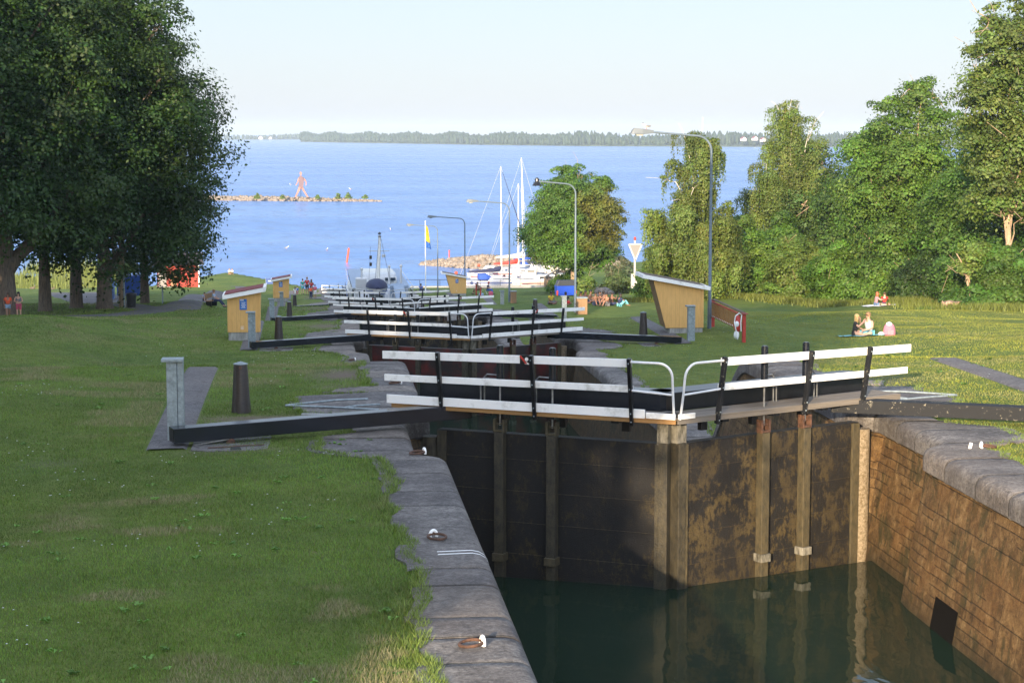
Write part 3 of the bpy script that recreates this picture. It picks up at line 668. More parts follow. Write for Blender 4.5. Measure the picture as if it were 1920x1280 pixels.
# steel sweep guides on the flagstones beside the first gates
def guide(side):
    S_ = -side; x0 = AX + side * 5.2; d = DG[0]; z = CAMZ - HC[0] + 0.05
    nm = 'left' if side < 0 else 'right'
    t = thing('sweep_guide', f"pale steel guide bars over flagstones by the {nm} end of the nearest footbridge", 'steel guide', (x0, d, z), 0, 'steel sweep guides')
    a = MB(); a.tube([(side * 1.25, 2.25, 0), (side * 0.9, 2.5, 0), (side * 0.3, 2.85, 0), (-side * 0.3, 2.95, 0)], 0.022, 6); a.tube([(side * 1.25, 2.25, 0), (side * 0.4, 1.95, 0), (-side * 0.45, 1.55, 0)], 0.022, 6)
    a.tube([(side * 0.15, 1.9, 0), (-side * 0.1, 2.1, 0), (-side * 0.5, 2.2, 0)], 0.02, 6); a.build_each('guide_bar', m_galv, t, smooth=True)
    a = MB(); a.bar((side * 0.95, 1.05, 0.0), (-side * 0.35, 0.85, 0.0), 0.10, 0.05); a.build('angle_bar', m_steel, t, bevel=0.005)
for s_ in (-1, 1): guide(s_)

# ---------------------------------------------------------------- galvanised control posts, bollards, mooring rings
def control_post(x, y, label, h=1.36, rz=0):
    t = thing('control_post', label, 'control post', (x, y, gzf(x, y) - 0.02), rz, 'galvanised control posts')
    b = MB(); b.box((-0.045, 0, h / 2), (0.17, 0.24, h)); b.build('column', m_galv, t, bevel=0.006)
    b = MB(); b.box((0.095, 0, h / 2), (0.10, 0.20, h - 0.01)); b.build('cable_duct', m_galv, t, bevel=0.006)
    b = MB(); b.box((-0.03, -0.02, h + 0.025), (0.36, 0.30, 0.05)); b.build('cap', m_galv, t, bevel=0.008)
    return t
wh = ['beside the end of the nearest arm', 'in front of the yellow kiosk', 'standing behind the second arm', 'near the fourth gates', 'near the fifth gates']
for k in range(4):
    control_post(AX - 8.22, DG[k] - 1.25, f'galvanised steel control post on the left bank {wh[k]}')
    if k: control_post(AX + 8.75, DG[k] - 1.2, f'galvanised steel control post on the right bank {["", "against the open-fronted kiosk", "left of the timber bin", "beyond the row of white rails"][k]}')
def bollard(x, y, label, h=0.93):
    t = thing('bollard', label, 'bollard', (x, y, gzf(x, y) - 0.04), 0, 'tapered iron bollards')
    b = MB(); b.lathe((0, 0, 0), [(0.185, 0), (0.172, 0.15), (0.150, 0.45), (0.128, h - 0.06), (0.122, h)], 24); b.build('shaft', m_bronze, t, smooth=True)
    b = MB(); b.lathe((0, 0, 0), [(0.132, h), (0.132, h + 0.012), (0.0, h + 0.055)], 24); b.build('cap', m_galv, t)
    b = MB(); b.tube([(0.0, -0.125, h - 0.05), (0.0, -0.14, h - 0.05)], 0.03, 8); b.build('lug', m_rust, t)
    return t
for k, lab in enumerate(['dark iron bollard standing alone on the near left lawn', 'dark iron bollard behind the second left arm', 'dark iron bollard beyond the third left arm', 'dark iron bollard beside the child in white']):
    bollard(AX - 7.25, DG[k] + 1.75, lab)
for k, lab in ((1, 'dark iron bollard left of the open-fronted kiosk'), (2, 'dark iron bollard behind the second footbridge right of the canal')):
    bollard(AX + 7.4, DG[k] + 1.75, lab)
def ring(x, y, label, rz, eye='white'):
    z = CAMZ - float(h_step(np.array(y))) + 0.045
    t = thing('mooring_ring', label, 'mooring ring', (x, y, z), rz, 'iron mooring rings on the coping')
    pts = [(0.115 * math.cos(a) - 0.09, 0.115 * math.sin(a), 0.03 + 0.012 * math.cos(a)) for a in np.linspace(0, 2 * math.pi, 21)]
    b = MB(); b.tube(pts, 0.017, 8, caps=False); b.build('ring', m_rust, t, smooth=True)
    pts = [(0.03, 0.045 * math.cos(a), 0.02 + 0.065 * math.sin(a)) for a in np.linspace(-0.3, math.pi + 0.3, 12)]
    b = MB(); b.tube(pts, 0.022, 8); b.build('eye', m_white, t, smooth=True)
ring(1.62, 18.0, 'rusty ring in a white eye on the coping at the bottom edge', 0.2); ring(1.50, 23.0, 'rusty ring in a white eye beside the painted line', 1.9)
ring(1.72, 29.15, 'rusty ring in a white eye on the corner before the left gate niche', 0.3); ring(1.75, 37.5, 'rusty ring in a white eye on the coping behind the left leaf', 0.2)
ring(1.62, 43.0, 'white-eyed ring where the first left coping drops', 0.1); ring(10.75, 28.75, 'rusty ring in a white eye on the sunlit right coping', 3.0)
ring(10.35, 40.5, 'white-eyed ring on top of the curved right wall end', 3.0); ring(1.5, 66.5, 'white-eyed ring on the coping before the second left leaf', 0.2)
ring(10.6, 36.5, 'white-eyed ring on the flagstones right of the mitre', 3.0)
b = MB(); b.tube([(10.52, 28.75, gzf(10.9, 28.75)), (10.55, 28.75, 17.4 + 0.13)], 0.028, 8); tag(b.build('marker_peg', m_white, smooth=True), 'short white peg on the right coping edge', 'peg')
# painted white double line across the coping
for (y, a0) in ((22.05, 0.62), (22.2, 0.62)):
    b = MB(); hw = 3.85; prof = [(a0, 0.006), (0.42, 0.010), (0.2, 0.006), (0.11, -0.012), (0.045, -0.049), (0.008, -0.106), (-0.004, -0.17)]
    zt = CAMZ - 5.1 + 0.043
    b.loft([[(AX - hw - u, y + dy + 0.02 * math.sin(u * 9), zt + v) for (u, v) in prof] for dy in (-0.02, 0.02)], closed=False)
    tag(b.build('painted_line', m_white), 'white painted line across the left coping' + (', the nearer of two' if y < 22.1 else ', the farther of two'), 'painted line', 'painted lines on the coping')

# ---------------------------------------------------------------- kiosks
def kiosk(side, x, y, label):
    """yellow boarded lock kiosk; the open side faces the canal"""
    t = thing('lock_kiosk', label, 'kiosk', (x, y, gzf(x, y) - 0.03), 0, 'yellow lock kiosks')
    D = 1.35
    if side > 0:
        body = [(0.0, 0.28), (1.50, 0.28), (1.50, 1.85), (-0.52, 2.20)]
        slant = [(-0.56, 2.20), (-0.04, 0.28)]
        roof = [(-1.05, 2.32), (1.72, 1.80), (1.75, 1.94), (-1.02, 2.47)]; topp = [(-0.9, 2.45), (1.5, 2.0), (1.51, 2.01), (-0.89, 2.465)]
        base = [(0.12, 0), (1.47, 0), (1.47, 0.28), (0.12, 0.28)]
    else:
        body = [(0, 0.35), (1.24, 0.35), (1.30, 1.93), (0, 1.72)]; roof = [(-0.17, 1.66), (1.50, 1.96), (1.52, 2.16), (-0.18, 1.84)]; topp = [(-0.1, 1.845), (1.4, 2.12), (1.4, 2.15), (-0.1, 1.875)]
        base = [(0.03, 0), (1.2, 0), (1.2, 0.35), (0.03, 0.35)]
    b = MB(); b.prism(body, 'y', 0, D); w_ = b.build('boarded_wall', m_yellow, t, bevel=0.006)
    b = MB(); b.prism(base, 'y', 0.03, D - 0.03); b.build('plinth', m_concrete, t, bevel=0.01)
    b = MB(); b.prism(roof, 'y', -0.2, D + 0.2); r_ = b.build('roof', m_white, t, bevel=0.006)
    b = MB(); b.prism(topp, 'y', -0.215 if side < 0 else -0.15, D + 0.1); b.build('roofing_felt', m_felt if side < 0 else m_bark, r_)
    if side > 0:
        b = MB(); b.prism([(-0.55, 2.17), (-0.53, 2.17), (-0.02, 0.3), (-0.04, 0.3)], 'y', 0.12, D - 0.12); b.build('dark_hatch', m_timber, t)
        b = MB(); b.prism([(-0.56, 2.2), (-0.505, 2.2), (0.02, 0.28), (-0.04, 0.28)], 'y', -0.012, 0.06); b.build('corner_board', m_yellow, t)
    if side < 0:
        for xa, z0, z1 in ((0.045, 0.36, 1.72), (1.235, 0.36, 1.90)): b = MB(); b.box((xa, -0.011, (z0 + z1) / 2), (0.09, 0.022, z1 - z0)); b.build('corner_board', m_yellow, t, bevel=0.004)
    else:
        b = MB(); b.box((1.455, -0.011, 1.06), (0.09, 0.022, 1.56)); b.build('corner_board', m_yellow, t, bevel=0.004)
    b = MB(); cx = 0.62 if side < 0 else 0.55
    if side < 0 or y > 150:
        b.box((cx, -0.012, 1.45 if side < 0 else 1.55), (0.28, 0.02, 0.42)); sg = b.build('notice_board', m_signblue, t)
        ln = MB()
        ln.box((cx - 0.05, -0.026, 1.62 if side < 0 else 1.72), (0.14, 0.006, 0.035))
        for q in range(7): ln.box((cx + 0.01 * (q % 2), -0.026, (1.53 if side < 0 else 1.63) - q * 0.035), (0.19 - 0.03 * (q % 3), 0.006, 0.011))
        ln.build('notice_lines', m_white, sg)
        vt = MB()
        for q in range(3): vt.box((cx - 0.05, -0.008, 0.48 + q * 0.05), (0.12, 0.012, 0.012))
        vt.build_each('vent_slot', m_white, t)
    return t
kiosk(-1, -3.28, 73.6, 'yellow boarded kiosk with a blue notice at the end of the sett strip, left bank')
kiosk(-1, -3.05, 150.5, 'small far yellow kiosk beside the group in red on the left bank')
kiosk(1, 14.25, 73.8, 'yellow kiosk with slanted open front beside the tall lamp post')
kiosk(1, 14.25, 189.5, 'small yellow kiosk with slanted front before the sailing boats')

# ---------------------------------------------------------------- street lamps
def lamp(x, y, label, H=8.0, reach=3.1, kind=0):
    t = thing('street_lamp', label, 'street lamp', (x, y, gzf(x, y) - 0.05), 0, 'tall bent-arm lamps along the right bank')
    p = MB(); p.tube([(0, 0, 0), (0, 0, 1.2), (0, 0, 1.22), (0, 0, H - 1.0)], [0.085, 0.085, 0.07, 0.055], 12); p.build('pole', m_lamppole, t, smooth=True)
    a = MB(); pts = [(0, 0, H - 1.0)]
    for q in np.linspace(0, 84, 9): q = R(q); pts.append((-0.62 + 0.62 * math.cos(q), 0, H - 0.70 + 0.64 * math.sin(q)))
    e = pts[-1]; pts.append((-reach + 0.6, 0, e[2] + 0.16)); a.tube(pts, [0.052] * 4 + [0.045] * (len(pts) - 4), 10); a.build('arm', m_lamppole, t, smooth=True)
    ex, ez = -reach + 0.6, e[2] + 0.16
    if kind == 0:
        b = MB(); b.loft([[(ex + 0.1, -0.045, ez - 0.04), (ex + 0.1, 0.045, ez - 0.04), (ex + 0.1, 0.04, ez + 0.05), (ex + 0.1, -0.04, ez + 0.05)], [(ex - 0.3, -0.12, ez - 0.07), (ex - 0.3, 0.12, ez - 0.07), (ex - 0.3, 0.1, ez + 0.1), (ex - 0.3, -0.1, ez + 0.1)],
                         [(ex - 0.62, -0.13, ez - 0.06), (ex - 0.62, 0.13, ez - 0.06), (ex - 0.6, 0.08, ez + 0.12), (ex - 0.6, -0.08, ez + 0.12)], [(ex - 0.72, -0.1, ez - 0.05), (ex - 0.72, 0.1, ez - 0.05), (ex - 0.68, 0.05, ez + 0.05), (ex - 0.68, -0.05, ez + 0.05)]])
        b.v = [(ex + 0.1 + (p[0] - ex - 0.1) * 1.15, p[1] * 1.3, ez + (p[2] - ez) * 1.35) for p in b.v]; h_ = b.build('lamp_head', m_head, t, bevel=0.008)
        b = MB(); b.loft([[(ex - 0.67, -0.1, ez - 0.06), (ex - 0.3, -0.1, ez - 0.075), (ex - 0.3, 0.1, ez - 0.075), (ex - 0.67, 0.1, ez - 0.06)], [(ex - 0.6, -0.07, ez - 0.15), (ex - 0.36, -0.07, ez - 0.15), (ex - 0.36, 0.07, ez - 0.15), (ex - 0.6, 0.07, ez - 0.15)]]); b.build('lens', m_glass if kind else m_lens, h_)
    else:
        b = MB(); b.lathe((ex - 0.05, 0, ez), [(0.05, 0.22), (0.11, 0.15), (0.12, 0.0), (0.1, -0.02)], 12); b.lathe((ex - 0.05, 0, ez), [(0.12, 0.0), (0.30, -0.26), (0.28, -0.27)], 12); b.box((ex - 0.05, 0, ez + 0.1), (0.3, 0.05, 0.05)); b.build('lamp_head', m_black, t)
    return t
m_head = M('lamp_housing', (0.13, 0.15, 0.165), 0.5)
m_lens = M('lamp_lens', (0.45, 0.45, 0.42), 0.15)
lamp(16.3, 75.2, 'tall grey lamp with a gull on its head beside the red ladder rack')
lamp(15.93, 111.8, 'grey lamp with a black bell-shaped head by the timber bin', H=7.9, reach=2.9, kind=1)
lamp(15.75, 147.9, 'grey lamp whose pale head hangs left of the sailing masts', reach=3.2)
lamp(15.7, 190.5, 'grey lamp behind the farthest right kiosk', reach=3.6)
lamp(15.55, 229.5, 'farthest grey lamp, its arm crossing the flag', reach=3.6)

# ---------------------------------------------------------------- ladder rack with rescue gear
def rack(x, y, L_, label, name='rescue_rack', ladder=True, dx=0.0):
    t = thing(name, label, 'rack', (x, y, gzf(x, y)), 0)
    z1 = gzf(x + dx, y + L_) - gzf(x, y)
    for (yy, zz, xx) in ((0, 0, 0), (L_, z1, dx)):
        b = MB(); b.box((xx, yy, zz + 0.54), (0.13, 0.13, 1.14)); b.build('post', m_red, t, bevel=0.008)
        b = MB(); b.box((xx, yy, zz + 1.12), (0.22, 0.5, 0.035)); b.build('post_cap', m_redb, t, bevel=0.005)
    b = MB(); b.prism([(-0.07, 1.14), (0.07, 1.14), (0.07, 1.17), (-0.07, 1.17)], 'y', 0.1, L_ - 0.1)
    b.v = [(p[0] + dx * p[1] / L_, p[1], p[2] + z1 * p[1] / L_) for p in b.v]; b.build('cover_board', m_bark, t)
    return t
rk = rack(16.62, 70.4, 5.6, 'red timber rack holding a wooden ladder and a rescue board beside the tall lamp')
lt = thing('ladder', 'brown wooden ladder hung on its side in the red rack', 'ladder', (16.52, 70.5, gzf(16.6, 70.5)))
for zz, nm in ((1.07, 'upper_rail'), (0.50, 'lower_rail')):
    b = MB(); b.bar((0, 0.15, zz), (0, 5.3, zz + 0.02), 0.05, 0.08); b.build('side_rail', m_red, lt, bevel=0.006)
for q in range(17):
    b = MB(); b.bar((0, 0.3 + q * 0.3, 0.47), (0, 0.3 + q * 0.3, 1.08), 0.09, 0.12, up=(0, 1, 0)); rg = b.build('rung', m_edgewood, lt, bevel=0.006)
    b = MB(); b.box((-0.03, 0.3 + q * 0.3, 0.53), (0.07, 0.10, 0.035)); b.build('white_tip', m_white, rg)
rb = thing('rescue_board', 'red and white rescue float hanging on the near post of the ladder rack', 'rescue float', (16.36, 70.35, gzf(16.6, 70.5)))
b = MB(); b.ball((0, 0, 0.72), (0.16, 0.14, 0.34), 14, 10); b.build('float', m_red, rb, smooth=True)
b = MB(); b.ball((-0.05, -0.03, 0.30), (0.11, 0.1, 0.17), 12, 8); b.ball((-0.05, -0.1, 0.73), (0.10, 0.06, 0.12), 12, 8); b.build('buoy', m_whitepipe, rb, smooth=True)
b = MB(); b.tube([(0.1, -0.1, 1.1), (0.02, -0.16, 1.16), (-0.12, -0.16, 1.05), (-0.16, -0.12, 0.8), (-0.1, -0.15, 0.5), (-0.02, -0.12, 0.14)], 0.022, 8); b.tube([(0.12, -0.14, 1.08), (0.08, -0.18, 0.8), (0.1, -0.16, 0.45)], 0.02, 8); b.build('rope', m_whitepipe, rb, smooth=True)
rack(16.9, 186, 5.0, 'small red rack beyond the farthest right kiosk')
# ---------------------------------------------------------------- trees
def leaf_quads(C, N, size, rng, aspect=0.6, droop=0.0):
    """rhombic leaves at centres C facing N"""
    n = len(C); rnd = rng.normal(size=(n, 3)); N = N + rnd * 0.42; N /= np.linalg.norm(N, axis=1, keepdims=True) + 1e-9
    T = np.cross(N, rng.normal(size=(n, 3))); T[:, 2] -= droop; T -= N * (T * N).sum(1, keepdims=True); T /= np.linalg.norm(T, axis=1, keepdims=True) + 1e-9
    B = np.cross(N, T); s = size * rng.uniform(0.65, 1.3, (n, 1))
    P = np.stack([C - T * s * 0.5, C + B * s * 0.5 * aspect - N * s * 0.08, C + T * s * 0.5, C - B * s * 0.5 * aspect - N * s * 0.08], 1)
    return P.reshape(-1, 3), np.arange(4 * n).reshape(-1, 4)
def crown_leaves(rng, prof, H, nlobe, nleaf, size, col, lobe_r=(1.0, 2.2), inner=0.25, colvar=0.25, squash=0.62, colfn=None, strands=0, asym=0.0, ecc=1.0, fluff=0.15, core=0.60):
    """prof: [(height fraction, radius)] envelope of the crown"""
    zf = [p[0] for p in prof]; rf = [p[1] for p in prof]
    w_ = np.interp(np.linspace(zf[0], zf[-1], 60), zf, rf); cdf = np.cumsum(w_ + 0.25); cdf /= cdf[-1]
    Z = np.interp(rng.random(nlobe), cdf, np.linspace(zf[0], zf[-1], 60)); rad = np.interp(Z, zf, rf)
    lr = rng.uniform(*lobe_r, nlobe) * np.clip(rad / max(rf), 0.5, 1)
    a = rng.uniform(0, 2 * np.pi, nlobe); q = np.where(rng.random(nlobe) < inner, rng.uniform(0.1, 0.6, nlobe), rng.uniform(0.72, 1.03, nlobe)) * np.maximum(rad - lr * 0.75, 0.1)
    LC = np.stack([q * np.cos(a) * ecc + asym * (Z - zf[0]) * H, q * np.sin(a), Z * H], 1)
    if core:
        zc = np.linspace(zf[0] + 0.05, zf[-1] - 0.10, 6); rc = np.interp(zc, zf, rf) * core; LC = np.concatenate([LC, np.stack([asym * (zc - zf[0]) * H, 0 * zc, zc * H], 1)]); lr = np.concatenate([lr, rc]); nlobe += 6
    share = lr ** 2; share /= share.sum(); cnt = np.maximum(8, (share * nleaf).astype(int))
    Cs, Ns, Ks = [], [], []; lobe_tint = rng.uniform(1 - colvar, 1 + colvar, nlobe)[:, None] * (1 + rng.normal(0, 0.05, (nlobe, 3)))
    for i in range(nlobe):
        m = cnt[i]; d = rng.normal(size=(m, 3)); d[:, 2] = np.where(rng.random(m) < 0.72, np.abs(d[:, 2]), d[:, 2]); d /= np.linalg.norm(d, axis=1, keepdims=True)
        rr = lr[i] * (1 + rng.normal(0, fluff, (m, 1))) * np.where(rng.random((m, 1)) < 0.15, rng.uniform(0.3, 1, (m, 1)), 1)
        p = LC[i] + d * rr * V([1, 1, squash]); p += 0.25 * lr[i] * np.sin(p[:, [1, 2, 0]] * 2.3 + i)
        nn = d.copy(); nn[:, 2] += 0.35
        if strands:
            m2 = int(m * strands); src = rng.integers(0, m, m2 // 9 + 1); st = np.repeat(src, 9)[:m2]; tt = rng.uniform(0, 1, (m2, 1))
            ln = rng.uniform(0.7, 2.2, len(src)).repeat(9)[:m2, None]; sp = p[st] + V([0, 0, -1.0]) * tt * ln + rng.normal(0, 0.05, (m2, 3)); p = np.concatenate([p[: m // 2], sp]); nn = np.concatenate([nn[: m // 2], nn[st] * V([1, 1, 0.1])])
        Cs.append(p); Ns.append(nn); c = np.tile(V(col) * lobe_tint[i], (len(p), 1))
        Ks.append(c)
    C = np.concatenate(Cs); N = np.concatenate(Ns); K = np.concatenate(Ks)
    keep = C[:, 2] > 0.15; C, N, K = C[keep], N[keep], K[keep]
    K = K * rng.uniform(0.72, 1.3, (len(K), 1)) * (1 + rng.normal(0, 0.07, K.shape))
    if colfn is not None: K = colfn(C, K, rng)
    P, Q = leaf_quads(C, N, size, rng, droop=1.2 if strands else 0.2, aspect=0.5 if strands else 0.62)
    return P, Q, np.clip(K, 0.003, 1), LC, lr
def trunk_mesh(rng, H, r, LC, nlimb, lean=(0, 0), fork=None, split=0.28, top=0.82):
    b = MB(); pts = []; rs = []
    zt = H * top; n = 9
    for i in range(n):
        f = i / (n - 1); pts.append((lean[0] * f * f + 0.12 * math.sin(i * 1.7 + H) * f, lean[1] * f * f + 0.12 * math.cos(i * 2.1) * f, zt * f)); rs.append(r * (1.35 - 0.35 * min(1, f * 9)) * (1 - 0.88 * f ** 0.9) + 0.02)
    rs[0] = r * 1.45
    pts.insert(1, (pts[0][0], pts[0][1], 0.35 * r * 2)); rs.insert(1, r * 1.12)
    b.tube(pts, rs, 12)
    idx = rng.choice(len(LC), min(nlimb, len(LC)), replace=False)
    for i in idx:
        e = LC[i]; zs = min(zt * 0.9, max(H * split * 0.7, e[2] * rng.uniform(0.4, 0.75))); f = zs / zt
        s0 = V([lean[0] * f * f, lean[1] * f * f, zs]); mid = s0 * 0.5 + e * 0.5 + V([0, 0, rng.uniform(-0.3, 0.8)]) + rng.normal(0, 0.25, 3)
        r0 = max(0.05, r * (1 - 0.88 * f ** 0.9) * rng.uniform(0.35, 0.6)); P = [s0, s0 * 0.75 + mid * 0.25 + rng.normal(0, 0.06, 3), mid, mid * 0.45 + e * 0.55 + rng.normal(0, 0.15, 3), e]
        b.tube(P, [r0, r0 * 0.8, r0 * 0.55, r0 * 0.35, r0 * 0.12], 6)
        for _ in range(2):
            e2 = e + rng.normal(0, 0.9, 3); b.tube([mid * 0.4 + e * 0.6, (e + e2) / 2 + rng.normal(0, 0.15, 3), e2], [r0 * 0.3, r0 * 0.2, 0.012], 5)
    if fork:
        b.tube([(0, 0, fork[0]), (fork[1] * 0.35, 0.1, fork[0] + 1.2), (fork[1], 0.3, fork[0] + 2.4), (fork[1] * 1.8, 0.4, fork[0] + 5)], [r * 0.7, r * 0.6, r * 0.5, r * 0.3], 10)
    return b
def tree(name, label, cat, x, y, H, prof, nlobe, nleaf, size, col, r=0.3, seed=0, bark=None, limbs=14, group=None, lean=(0, 0), fork=None, z=None, deadwood=0, **kw):
    rng = np.random.default_rng(seed); t = thing(name, label, cat, (x, y, (gzf(x, y) if z is None else z) - 0.1), 0, group)
    P, Q, K, LC, lr = crown_leaves(rng, prof, H, nlobe, nleaf, size, col, **kw)
    npmesh('crown', P, Q, m_leaf, K, t)
    tb = trunk_mesh(rng, H, r, LC, limbs, lean, fork); tb.build('trunk', bark or m_bark, t, smooth=True)
    if deadwood:
        b = MB()
        for i in range(deadwood):
            j = rng.integers(0, len(LC)); c = LC[j] + V([rng.uniform(-.3, .3), -lr[j] * 0.9, rng.uniform(-0.4, 0.4)])
            for _ in range(3):
                d1 = rng.normal(0, 0.45, 3); d2 = d1 + rng.normal(0, 0.4, 3); b.tube([c, c + d1, c + d2 * 1.6], [0.05, 0.03, 0.012], 5)
        b.build_each('bare_branch', m_palebark, t, smooth=True)
    return t
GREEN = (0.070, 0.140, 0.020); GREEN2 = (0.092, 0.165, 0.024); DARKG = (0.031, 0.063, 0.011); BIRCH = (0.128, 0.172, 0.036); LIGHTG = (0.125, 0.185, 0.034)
BIGP = [(0.10, 5.2), (0.18, 7.2), (0.33, 8.0), (0.5, 7.7), (0.66, 7.0), (0.8, 5.6), (0.92, 3.2), (1.0, 0.8)]
gL = 'big broadleaf trees along the left footpath'
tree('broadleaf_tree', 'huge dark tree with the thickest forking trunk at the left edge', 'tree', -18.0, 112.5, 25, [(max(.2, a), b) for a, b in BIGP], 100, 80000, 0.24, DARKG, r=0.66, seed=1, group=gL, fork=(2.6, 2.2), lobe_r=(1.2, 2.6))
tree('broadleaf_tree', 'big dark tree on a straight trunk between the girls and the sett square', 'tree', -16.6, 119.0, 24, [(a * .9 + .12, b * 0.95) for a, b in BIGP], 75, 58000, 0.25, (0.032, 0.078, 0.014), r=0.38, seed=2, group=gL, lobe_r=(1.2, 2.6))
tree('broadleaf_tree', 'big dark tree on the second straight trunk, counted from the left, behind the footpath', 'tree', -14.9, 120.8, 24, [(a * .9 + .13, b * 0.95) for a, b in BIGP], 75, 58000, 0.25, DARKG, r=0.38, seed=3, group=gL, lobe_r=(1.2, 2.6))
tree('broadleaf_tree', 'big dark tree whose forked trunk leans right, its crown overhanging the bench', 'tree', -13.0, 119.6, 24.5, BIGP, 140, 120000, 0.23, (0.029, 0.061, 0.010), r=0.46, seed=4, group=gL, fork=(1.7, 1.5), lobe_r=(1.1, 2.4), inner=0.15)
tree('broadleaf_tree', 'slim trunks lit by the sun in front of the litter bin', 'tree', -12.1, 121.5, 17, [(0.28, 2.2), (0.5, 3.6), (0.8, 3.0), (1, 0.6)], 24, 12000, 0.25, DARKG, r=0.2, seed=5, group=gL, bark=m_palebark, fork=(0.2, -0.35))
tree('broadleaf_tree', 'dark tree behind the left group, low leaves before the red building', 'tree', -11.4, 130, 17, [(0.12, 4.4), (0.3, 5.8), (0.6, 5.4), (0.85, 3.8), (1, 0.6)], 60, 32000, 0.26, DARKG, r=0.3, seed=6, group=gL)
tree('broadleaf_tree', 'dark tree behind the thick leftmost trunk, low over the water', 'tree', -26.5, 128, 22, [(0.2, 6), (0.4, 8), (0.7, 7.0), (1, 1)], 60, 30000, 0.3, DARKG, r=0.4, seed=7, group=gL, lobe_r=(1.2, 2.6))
# the rest of the avenue, left of and behind the photographer: it shades both banks
proto = None
AVL = ['tall avenue tree just behind the viewer, nearest to the canal', 'avenue tree behind the viewer, second row from the canal, level with the bridge', 'avenue tree far behind the viewer, nearest the canal in the back row', 'avenue tree in the back row, middle one', 'avenue tree beside the viewer, first ahead on the left', 'smaller avenue tree left of the nearest control post, out of view', 'avenue tree left of the first terrace step, out of view', 'avenue tree left of the yellow kiosk, out of view', 'avenue tree left of the white litter scrap, out of view', 'avenue tree left of the walking girls, out of view', 'avenue tree outermost on the left beside the viewer', 'avenue tree outermost on the left behind the viewer', 'avenue tree in the last row, canal side', 'avenue tree in the last row, outer side', 'avenue tree between the first and the back row'] + ['avenue tree outside the picture'] * 4
gS = 'avenue trees beside and behind the viewer'
for i, (x, y, s) in enumerate([(-20.4, -14, 1.0), (-33, -4, 1.05), (-30.5, -38, 1.1), (-40, -34, 1.0), (-27, 10, 1.0), (-22, 25, 0.8), (-22.5, 44, 0.92), (-25, 62, 0.95), (-29, 82, 1.0), (-33, 100, 1.0), (-47, 5, 1.1), (-45, -25, 1.1), (-38.5, -60, 1.1), (-52, -60, 1.1), (-29, -24, 1.0)]):
    if i == 0:
        proto = tree('avenue_tree', 'tall avenue tree outside the picture, just behind the viewer and nearest to the canal', 'tree', x, y, 24, [(a, b * 1.05) for a, b in BIGP], 80, 34000, 0.42, DARKG, r=0.45, seed=20, group=gS, limbs=10, lobe_r=(1.3, 2.8))
    else: dup(proto, (x, y, gzf(x, y) - 0.1), i * 1.3, scale=s, label=AVL[i])

tree('avenue_tree', 'unseen limbed-up tree added behind the viewer to shade the gates', 'tree', -16.1, -14, 24, [(0.31, 5.4), (0.45, 6.6), (0.6, 6.4), (0.8, 4.6), (1, 0.8)], 70, 30000, 0.40, DARKG, r=0.4, seed=21, group=gS, limbs=10, lobe_r=(1.3, 2.6))  # added: its high crown shades the gates, low sun passes beneath
# right hand trees
def browned(C, K, rng):
    f = sst(-0.6, 0.9, C[:, 0] + 0.6 * np.sin(C[:, 2] * 1.3)) * sst(5.2, 6.6, C[:, 2] + 0.5 * np.sin(C[:, 0] * 2)) * (1 - sst(11.0, 12.6, C[:, 2] + 0.3 * np.sin(C[:, 0] * 3)))
    f = (f * (0.5 + 0.5 * vnoise(C[:, 0] * 1.0, C[:, 2], 0.9, 4)))[:, None] * 0.85
    return K * (1 - f) + f * V([0.165, 0.140, 0.026]) * rng.uniform(0.7, 1.3, (len(C), 1))
tree('maple_tree', 'round maple by the marina with its right half turning brown', 'tree', 28.3, 200, 15.2, [(0.23, 3.6), (0.28, 5.0), (0.38, 5.7), (0.5, 5.9), (0.68, 5.3), (0.80, 4.3), (0.89, 3.0), (0.94, 1.9)], 230, 150000, 0.23, (0.075, 0.150, 0.020), r=0.36, seed=11, colfn=browned, lobe_r=(0.9, 1.9), inner=0.3, core=0.5, squash=0.5, ecc=1.0, z=4.6, bark=m_palebark)
BP = [(0.12, 3.4), (0.3, 4.2), (0.5, 3.6), (0.62, 2.5), (0.78, 2.5), (0.92, 2.0), (1.0, 0.8)]
gB = 'drooping birches on the right'
tree('birch_tree', 'drooping birch standing just left of the tall near lamp post', 'tree', 28.6, 138, 13.2, BP, 85, 72000, 0.18, BIRCH, r=0.2, seed=12, bark=m_birchbark, strands=1.0, limbs=16, core=0.42, group=gB, lobe_r=(0.5, 1.15), inner=0.2, colvar=0.28)
tree('birch_tree', 'drooping birch with pale limbs rising behind the shrub belt', 'tree', 39.6, 152, 16.4, [(0.2, 3.0), (0.45, 4.6), (0.6, 4.2), (0.75, 3.1), (0.9, 2.4), (1, 1.0)], 75, 68000, 0.17, BIRCH, r=0.26, seed=13, bark=m_birchbark, strands=1.0, limbs=18, core=0.45, group=gB, lobe_r=(0.6, 1.4), inner=0.2, colvar=0.28)
gR = 'woodland trees closing the right side'
tree('broadleaf_tree', 'tallest broad green tree with dead limbs behind the picnickers', 'tree', 42.5, 128, 15.6, [(0.05, 4.8), (0.2, 5.8), (0.45, 6.0), (0.65, 5.3), (0.85, 4.0), (1, 1.2)], 130, 130000, 0.22, GREEN2, r=0.4, seed=14, group=gR, deadwood=10, bark=m_palebark, lobe_r=(0.9, 1.9))
tree('broadleaf_tree', 'sparse tall tree reaching the top edge at the far right', 'tree', 41.6, 108, 18.6, [(0.30, 2.8), (0.5, 3.4), (0.7, 3.6), (0.85, 2.9), (1, 1.2)], 95, 60000, 0.22, (0.105, 0.150, 0.030), r=0.20, seed=15, group=gR, deadwood=8, bark=m_palebark, limbs=30, lobe_r=(0.6, 1.25), fluff=0.3)
